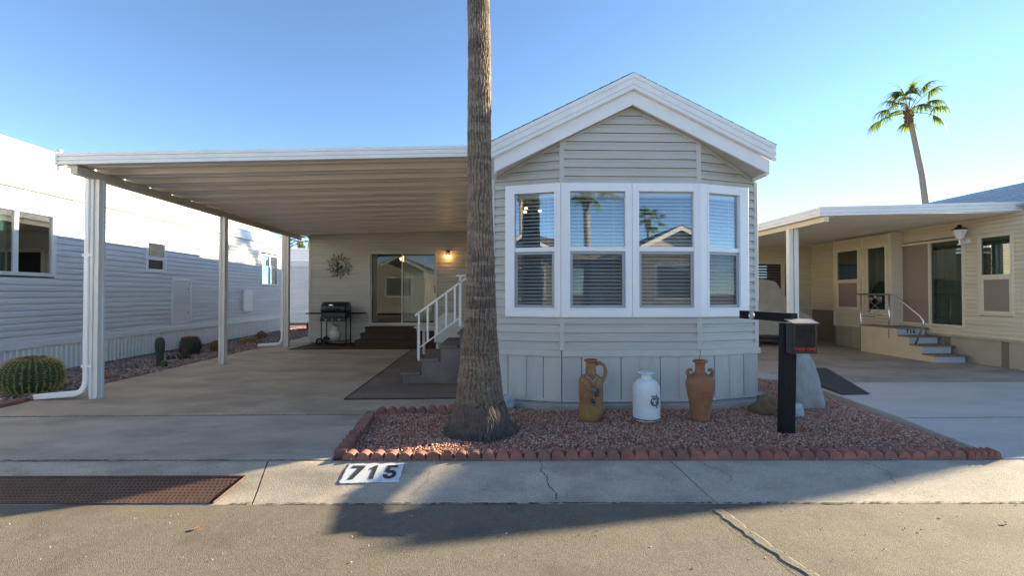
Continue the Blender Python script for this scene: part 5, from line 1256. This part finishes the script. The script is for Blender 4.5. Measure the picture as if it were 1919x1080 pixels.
MB(Mb).box(-.09, .09, -.02, -.01, .012, .22).build('leaflet_stack', mat('grey leaflet', (.10, .095, .09), .7, (.05, .05, .05), 30, 3), bx)
mb = MB(Mb); mb.add([(-.125, -.085, .295), (.125, -.085, .295), (.125, .07, .325), (-.125, .07, .325), (-.125, -.085, .303), (.125, -.085, .303), (.125, .07, .335), (-.125, .07, .335)], [(0, 3, 2, 1), (4, 5, 6, 7), (0, 1, 5, 4), (1, 2, 6, 5), (2, 3, 7, 6), (3, 0, 4, 7)])
mb.build('lid', mat('weathered lid', (.30, .285, .26), .5, (.2, .19, .17), 12, 4), bx, bev=.002)
me = text_mesh('TAKE ONE', .042, .0008, 0, 1.0, .001); place_mesh(me, Mb @ Matrix.Translation((0, -.0655, .045)) @ Matrix.Rotation(R(90), 4, 'X')); link('lettering', me, mat('red lettering', (.50, .02, .015), .5), bx)

# ------------------------------------------------------------------ rocks and ramp
def rock(name, label, loc, sc, m, seed, rough=.25, sub=4, squash=None):
    bm = bmesh.new(); bmesh.ops.create_icosphere(bm, subdivisions=sub, radius=1)
    for v in bm.verts:
        d = v.co.normalized(); n1 = noise.fractal(d * 1.3 + Vector((seed, 0, 0)), 1, 2, 5); n2 = noise.cell(d * 2.1 + Vector((seed * 3, 0, 0)))
        v.co = d * (1 + rough * n1 + rough * .25 * n2)
        if squash: v.co = squash(v.co)
        v.co = Vector((v.co.x * sc[0], v.co.y * sc[1], v.co.z * sc[2]))
    me = bpy.data.meshes.new(name); bm.to_mesh(me); bm.free(); o = link(name, me, m, None, True); o.location = loc; tag(o, label, 'rock'); return o
m_rockg = mat('grey moulded rock', (0.34, 0.335, 0.32), .9, (0.26, 0.255, 0.245), 5, 8, bump=.5, bscale=45, fine=.1)
m_rockb = mat('brown stone', (0.19, 0.115, 0.06), .85, (0.11, 0.065, 0.036), 6, 7, bump=.4, bscale=30)
m_rockr = mat('red sandstone', (0.28, 0.115, 0.065), .85, (0.2, 0.08, 0.05), 6, 7, bump=.4, bscale=30)
def tower(c):
    z = (c.z + 1) / 2; w_ = 1.0 - .40 * max(0, z) ** 1.5 + .5 * (1 - abs(2 * z - 1)) * 0; c = Vector((math.copysign(abs(c.x) ** .7, c.x), math.copysign(abs(c.y) ** .7, c.y), c.z)); return Vector((c.x * w_ * 1.2 - .22 * z, c.y * w_ * 1.2, -.06 + z * 2 - .0))
rock('fake_boulder', 'tall grey moulded boulder standing behind the sign post', (3.84, 5.70, -.24), (.19, .20, .485), m_rockg, 3.3, .20, 5, tower)
rock('brown_rock', 'brown knobbly rock beside the footing of the home', (3.13, 5.33, .06), (.14, .12, .12), m_rockb, 8.1, .45)
rock('pale_rock', 'pale blue grey rock half hidden behind the sign post', (3.40, 5.22, .04), (.12, .09, .08), mat('pale quartz', (.42, .45, .46), .7, (.3, .33, .35), 8, 6), 5.2, .35)
rock('flat_rock', 'flat red sandstone slab on the left gravel near the carport post', (-6.60, 7.80, .02), (.22, .10, .035), m_rockr, 2.2, .3)
rock('flat_rock', 'small grey rock at the foot of the white home near the rear window', (-7.55, 14.6, .08), (.14, .12, .14), m_rockr, 4.2, .25)
rock('flat_rock', 'low ochre rock on the gravel between the rear downspout and white wall', (-7.2, 13.3, .05), (.28, .16, .10), mat('ochre stone', (.26, .17, .075), .9, (.15, .1, .05), 7, 6), 6.2, .35)
rock('white_rock', 'small pale stone at the house footing right of the palm', (.08, 5.62, .06), (.09, .07, .10), mat('pale quartz', (.42, .45, .46), .7), 9.2, .35)
o = MB().prism([(4.25, 7.28), (4.75, 7.18), (4.95, 7.55), (4.55, 7.85), (4.2, 7.7)], .0, .03, 'z').build('utility_cover', mat('grey lid', (.42, .43, .43), .5, (.34, .35, .35), 6, 4), bev=.006)
o.location = (-.02, 0, 0); tag(o, 'flat grey lid lying between gravel and the neighbouring pad', 'lid')
rp = thing('rubber_ramp', 'black wedge ramp lying at the edge of the pale driveway', 'ramp', (5.0, 6.6, 0))
m_rub = mat('black rubber', (0.028, 0.032, 0.036), .6, (0.04, 0.045, 0.05), 10, 4, bump=.15, bscale=60)
MB().hexa([(4.70, 6.17, .004), (5.12, 6.20, .004), (5.72, 7.75, .004), (4.96, 7.75, .004), (4.70, 6.17, .018), (5.12, 6.20, .018), (5.60, 7.70, .13), (4.88, 7.72, .13)]).build('wedge', m_rub, rp, bev=.004)

# ------------------------------------------------------------------ cacti on the left strip
m_cac = mat('cactus green', (0.045, 0.085, 0.028), .7, (0.03, 0.06, 0.02), 8, 4)
m_cac2 = mat('dusty cactus green', (0.06, 0.082, 0.05), .75, (0.04, 0.058, 0.036), 8, 4)
m_spine = mat('golden spines', (0.52, 0.40, 0.14), .7, (0.40, 0.29, 0.09), 20, 3)
m_spine2 = mat('dark red spines', (0.17, 0.06, 0.04), .8, (0.1, 0.04, 0.03), 20, 3)
m_tuft = mat('brown cactus crown', (0.12, 0.055, 0.032), .9, (0.19, 0.10, 0.05), 25, 4)
def barrel(name, label, loc, rx, h, ribs, seed, sp_m, body_m, tuft_m, spl, per=16):
    t = thing(name, label, 'cactus', loc); M = Matrix.Translation(loc); rnd = random.Random(seed)
    prof = [(max(.02, rx * (math.sin(math.pi * (.07 + .90 * i / 26)) ** .62)), h * (.5 - .5 * math.cos(math.pi * (i / 26)))) for i in range(27)]
    dsp = lambda a, z, r: -.16 * r * abs(math.sin(a * ribs / 2)) ** 1.0
    MB(M).lathe(prof, ribs * 6, disp=lambda a, z, r: -.14 * r * (1 - abs(math.cos(a * ribs / 2)))).build('body', body_m, t, True)
    mb = MB(M)
    for k in range(ribs):
        a = 2 * math.pi * k / ribs
        for j in range(per):
            q = .06 + .88 * j / (per - 1); i = q * 26; r = np.interp(i, range(27), [p[0] for p in prof]); z = np.interp(i, range(27), [p[1] for p in prof])
            nrm = Vector((math.cos(a), math.sin(a), (z / h - .45) * 1.6)).normalized(); P0 = Vector((r * math.cos(a), r * math.sin(a), z))
            for s in range(5):
                d = (nrm + Vector((rnd.uniform(-1, 1), rnd.uniform(-1, 1), rnd.uniform(-1, 1))) * .75).normalized()
                mb.add([tuple(P0 + Vector((-math.sin(a), math.cos(a), 0)) * .004), tuple(P0 - Vector((-math.sin(a), math.cos(a), 0)) * .004), tuple(P0 + Vector((0, 0, .006))), tuple(P0 + d * spl * rnd.uniform(.7, 1.2))], [(0, 1, 3), (1, 2, 3), (2, 0, 3)])
    o = mb.build('spines', sp_m, t); o['kind'] = 'stuff'
    mb = MB(M)
    for k in range(int(60 * rx / .4)):
        a = rnd.uniform(0, 6.28); r = rx * rnd.uniform(.02, .58); c = .028 * rnd.uniform(.7, 1.3) * (rx / .4 + .3); mb.ball((r * math.cos(a), r * math.sin(a), h * (1.0 - .10 * (r / rx) ** 2) ), c, 6, 4, (1, 1, 1.1))
    mb.build('crown_tufts', tuft_m, t); return t
barrel('barrel_cactus', 'large golden spined barrel cactus at the left edge of the gravel', (-6.72, 6.72, -.02), .335, .49, 29, 1, m_spine, m_cac, m_tuft, .05, 22)
barrel('barrel_cactus', 'dark round barrel cactus with red buds against the white skirting', (-7.25, 10.85, -.02), .21, .40, 18, 2, m_spine2, m_cac2, mat('red cactus buds', (.28, .06, .025), .7, (.35, .18, .05), 20, 3), .06, 12)
barrel('barrel_cactus', 'low orange spined barrel cactus behind the middle carport post', (-7.0, 11.5, -.02), .18, .24, 18, 3, mat('orange spines', (.40, .22, .06), .7), mat('ochre cactus', (.17, .11, .035), .8), m_tuft, .05, 10)
cc = thing('column_cactus', 'upright grey green column cactus on the left gravel', 'cactus', (-6.58, 8.98, -.02))
MB(Matrix.Translation((-6.58, 8.98, -.02))).lathe(smooth_prof([(.055, 0), (.062, .1), (.064, .24), (.078, .34), (.082, .45), (.07, .53), (.04, .575), (.008, .585)], 5), 84, disp=lambda a, z, r: -.15 * r * (1 - abs(math.cos(a * 7)))).build('stem', m_cac2, cc, True)
MB(Matrix.Translation((-6.47, 8.93, -.02))).lathe(smooth_prof([(.05, 0), (.065, .05), (.05, .11), (.01, .14)], 4), 40, disp=lambda a, z, r: -.15 * r * (1 - abs(math.cos(a * 5)))).build('offset_stem', m_cac, cc, True)
su = thing('dark_succulent', 'clump of dark withered succulents on gravel beside the column cactus', 'plant', (-6.85, 9.85, -.02)); rnd = random.Random(4)
for k in range(26):
    a = rnd.uniform(0, 6.28); r = rnd.uniform(.02, .22); h = rnd.uniform(.05, .15); bx0, by0 = -6.85 + r * math.cos(a), 9.95 + r * 1.2 * math.sin(a)
    MB().tube([(bx0, by0, -.02), (bx0 + .03 * math.cos(a), by0 + .03 * math.sin(a), h * .6), (bx0 + .07 * math.cos(a), by0 + .07 * math.sin(a), h)], [.012, .018, .003], 6).build('leaf', m_root, su, True)
dw = thing('driftwood', 'upright weathered branch stub beside the dark barrel cactus', 'branch', (-7.05, 10.4, -.02))
MB().tube([(-7.02, 10.35, -.03), (-7.04, 10.36, .18), (-7.10, 10.38, .30), (-7.14, 10.38, .42)], [.06, .045, .03, .012], 8).build('stem', m_root, dw, True)
MB().tube([(-7.04, 10.36, .16), (-6.98, 10.36, .24)], [.025, .01], 6).build('twig', m_root, dw, True)

# ------------------------------------------------------------------ litter on the road
m_leaf = mat('dry leaf', (0.20, 0.10, 0.045), .8, (0.13, 0.07, 0.03), 20, 3)
rnd = random.Random(12)
def leaf(x, y, s, rz, label):
    z = rz_(x, y) + .002; mb = MB(Matrix.Translation((x, y, z)) @ Matrix.Rotation(rz, 4, 'Z'))
    v = []
    for i in range(7):
        t = i / 6; ww = .32 * s * math.sin(math.pi * t) ** .8; zz = .3 * s * (t - .5) ** 2 + .004
        v += [(s * (t - .5), -ww, zz + .3 * ww), (s * (t - .5), 0, zz), (s * (t - .5), ww, zz + .5 * ww)]
    f = []
    for i in range(6):
        for k in range(2): f.append((3 * i + k, 3 * i + k + 1, 3 * i + k + 4, 3 * i + k + 3))
    o = mb.add(v, f).build('dry_leaf', m_leaf); sm = o.modifiers.new('solid', 'SOLIDIFY'); sm.thickness = .001; tag(o, label, 'leaf', 'leaves on the road')
leaf(-1.93, 2.98, .055, .9, 'curled brown leaf on the sunlit road below the drain grate')
leaf(3.30, 2.92, .04, .2, 'small brown leaf on the road at far right'); leaf(2.98, 3.02, .025, 1.2, 'tiny reddish leaf on the road before the kerb at right'); leaf(-1.05, 3.10, .03, .4, 'tiny leaf on the road below the painted number')
P = np.array([(rnd.uniform(-3.4, 3.8), rnd.uniform(2.2, 3.25)) for _ in range(120)])
P = np.concatenate([P, np.array([(.10, 2.62), (.02, 2.63), (-.15, 2.86), (-1.62, 2.62)])])
stones('road_grit', 'scattered pebbles and grit lying on the sunlit road', 'grit', P, .006, m_grav2, -.105, 9)
P = np.array([(rnd.uniform(-1.3, 4.1), 0) for _ in range(90)]); P[:, 1] = 3.855 - .02 * P[:, 0] - np.abs(np.random.default_rng(1).normal(0, .012, 90)); 
stones('kerb_grit', 'gravel chips spilled at the foot of the edging blocks', 'grit', P, .007, m_grav, -.004, 10)
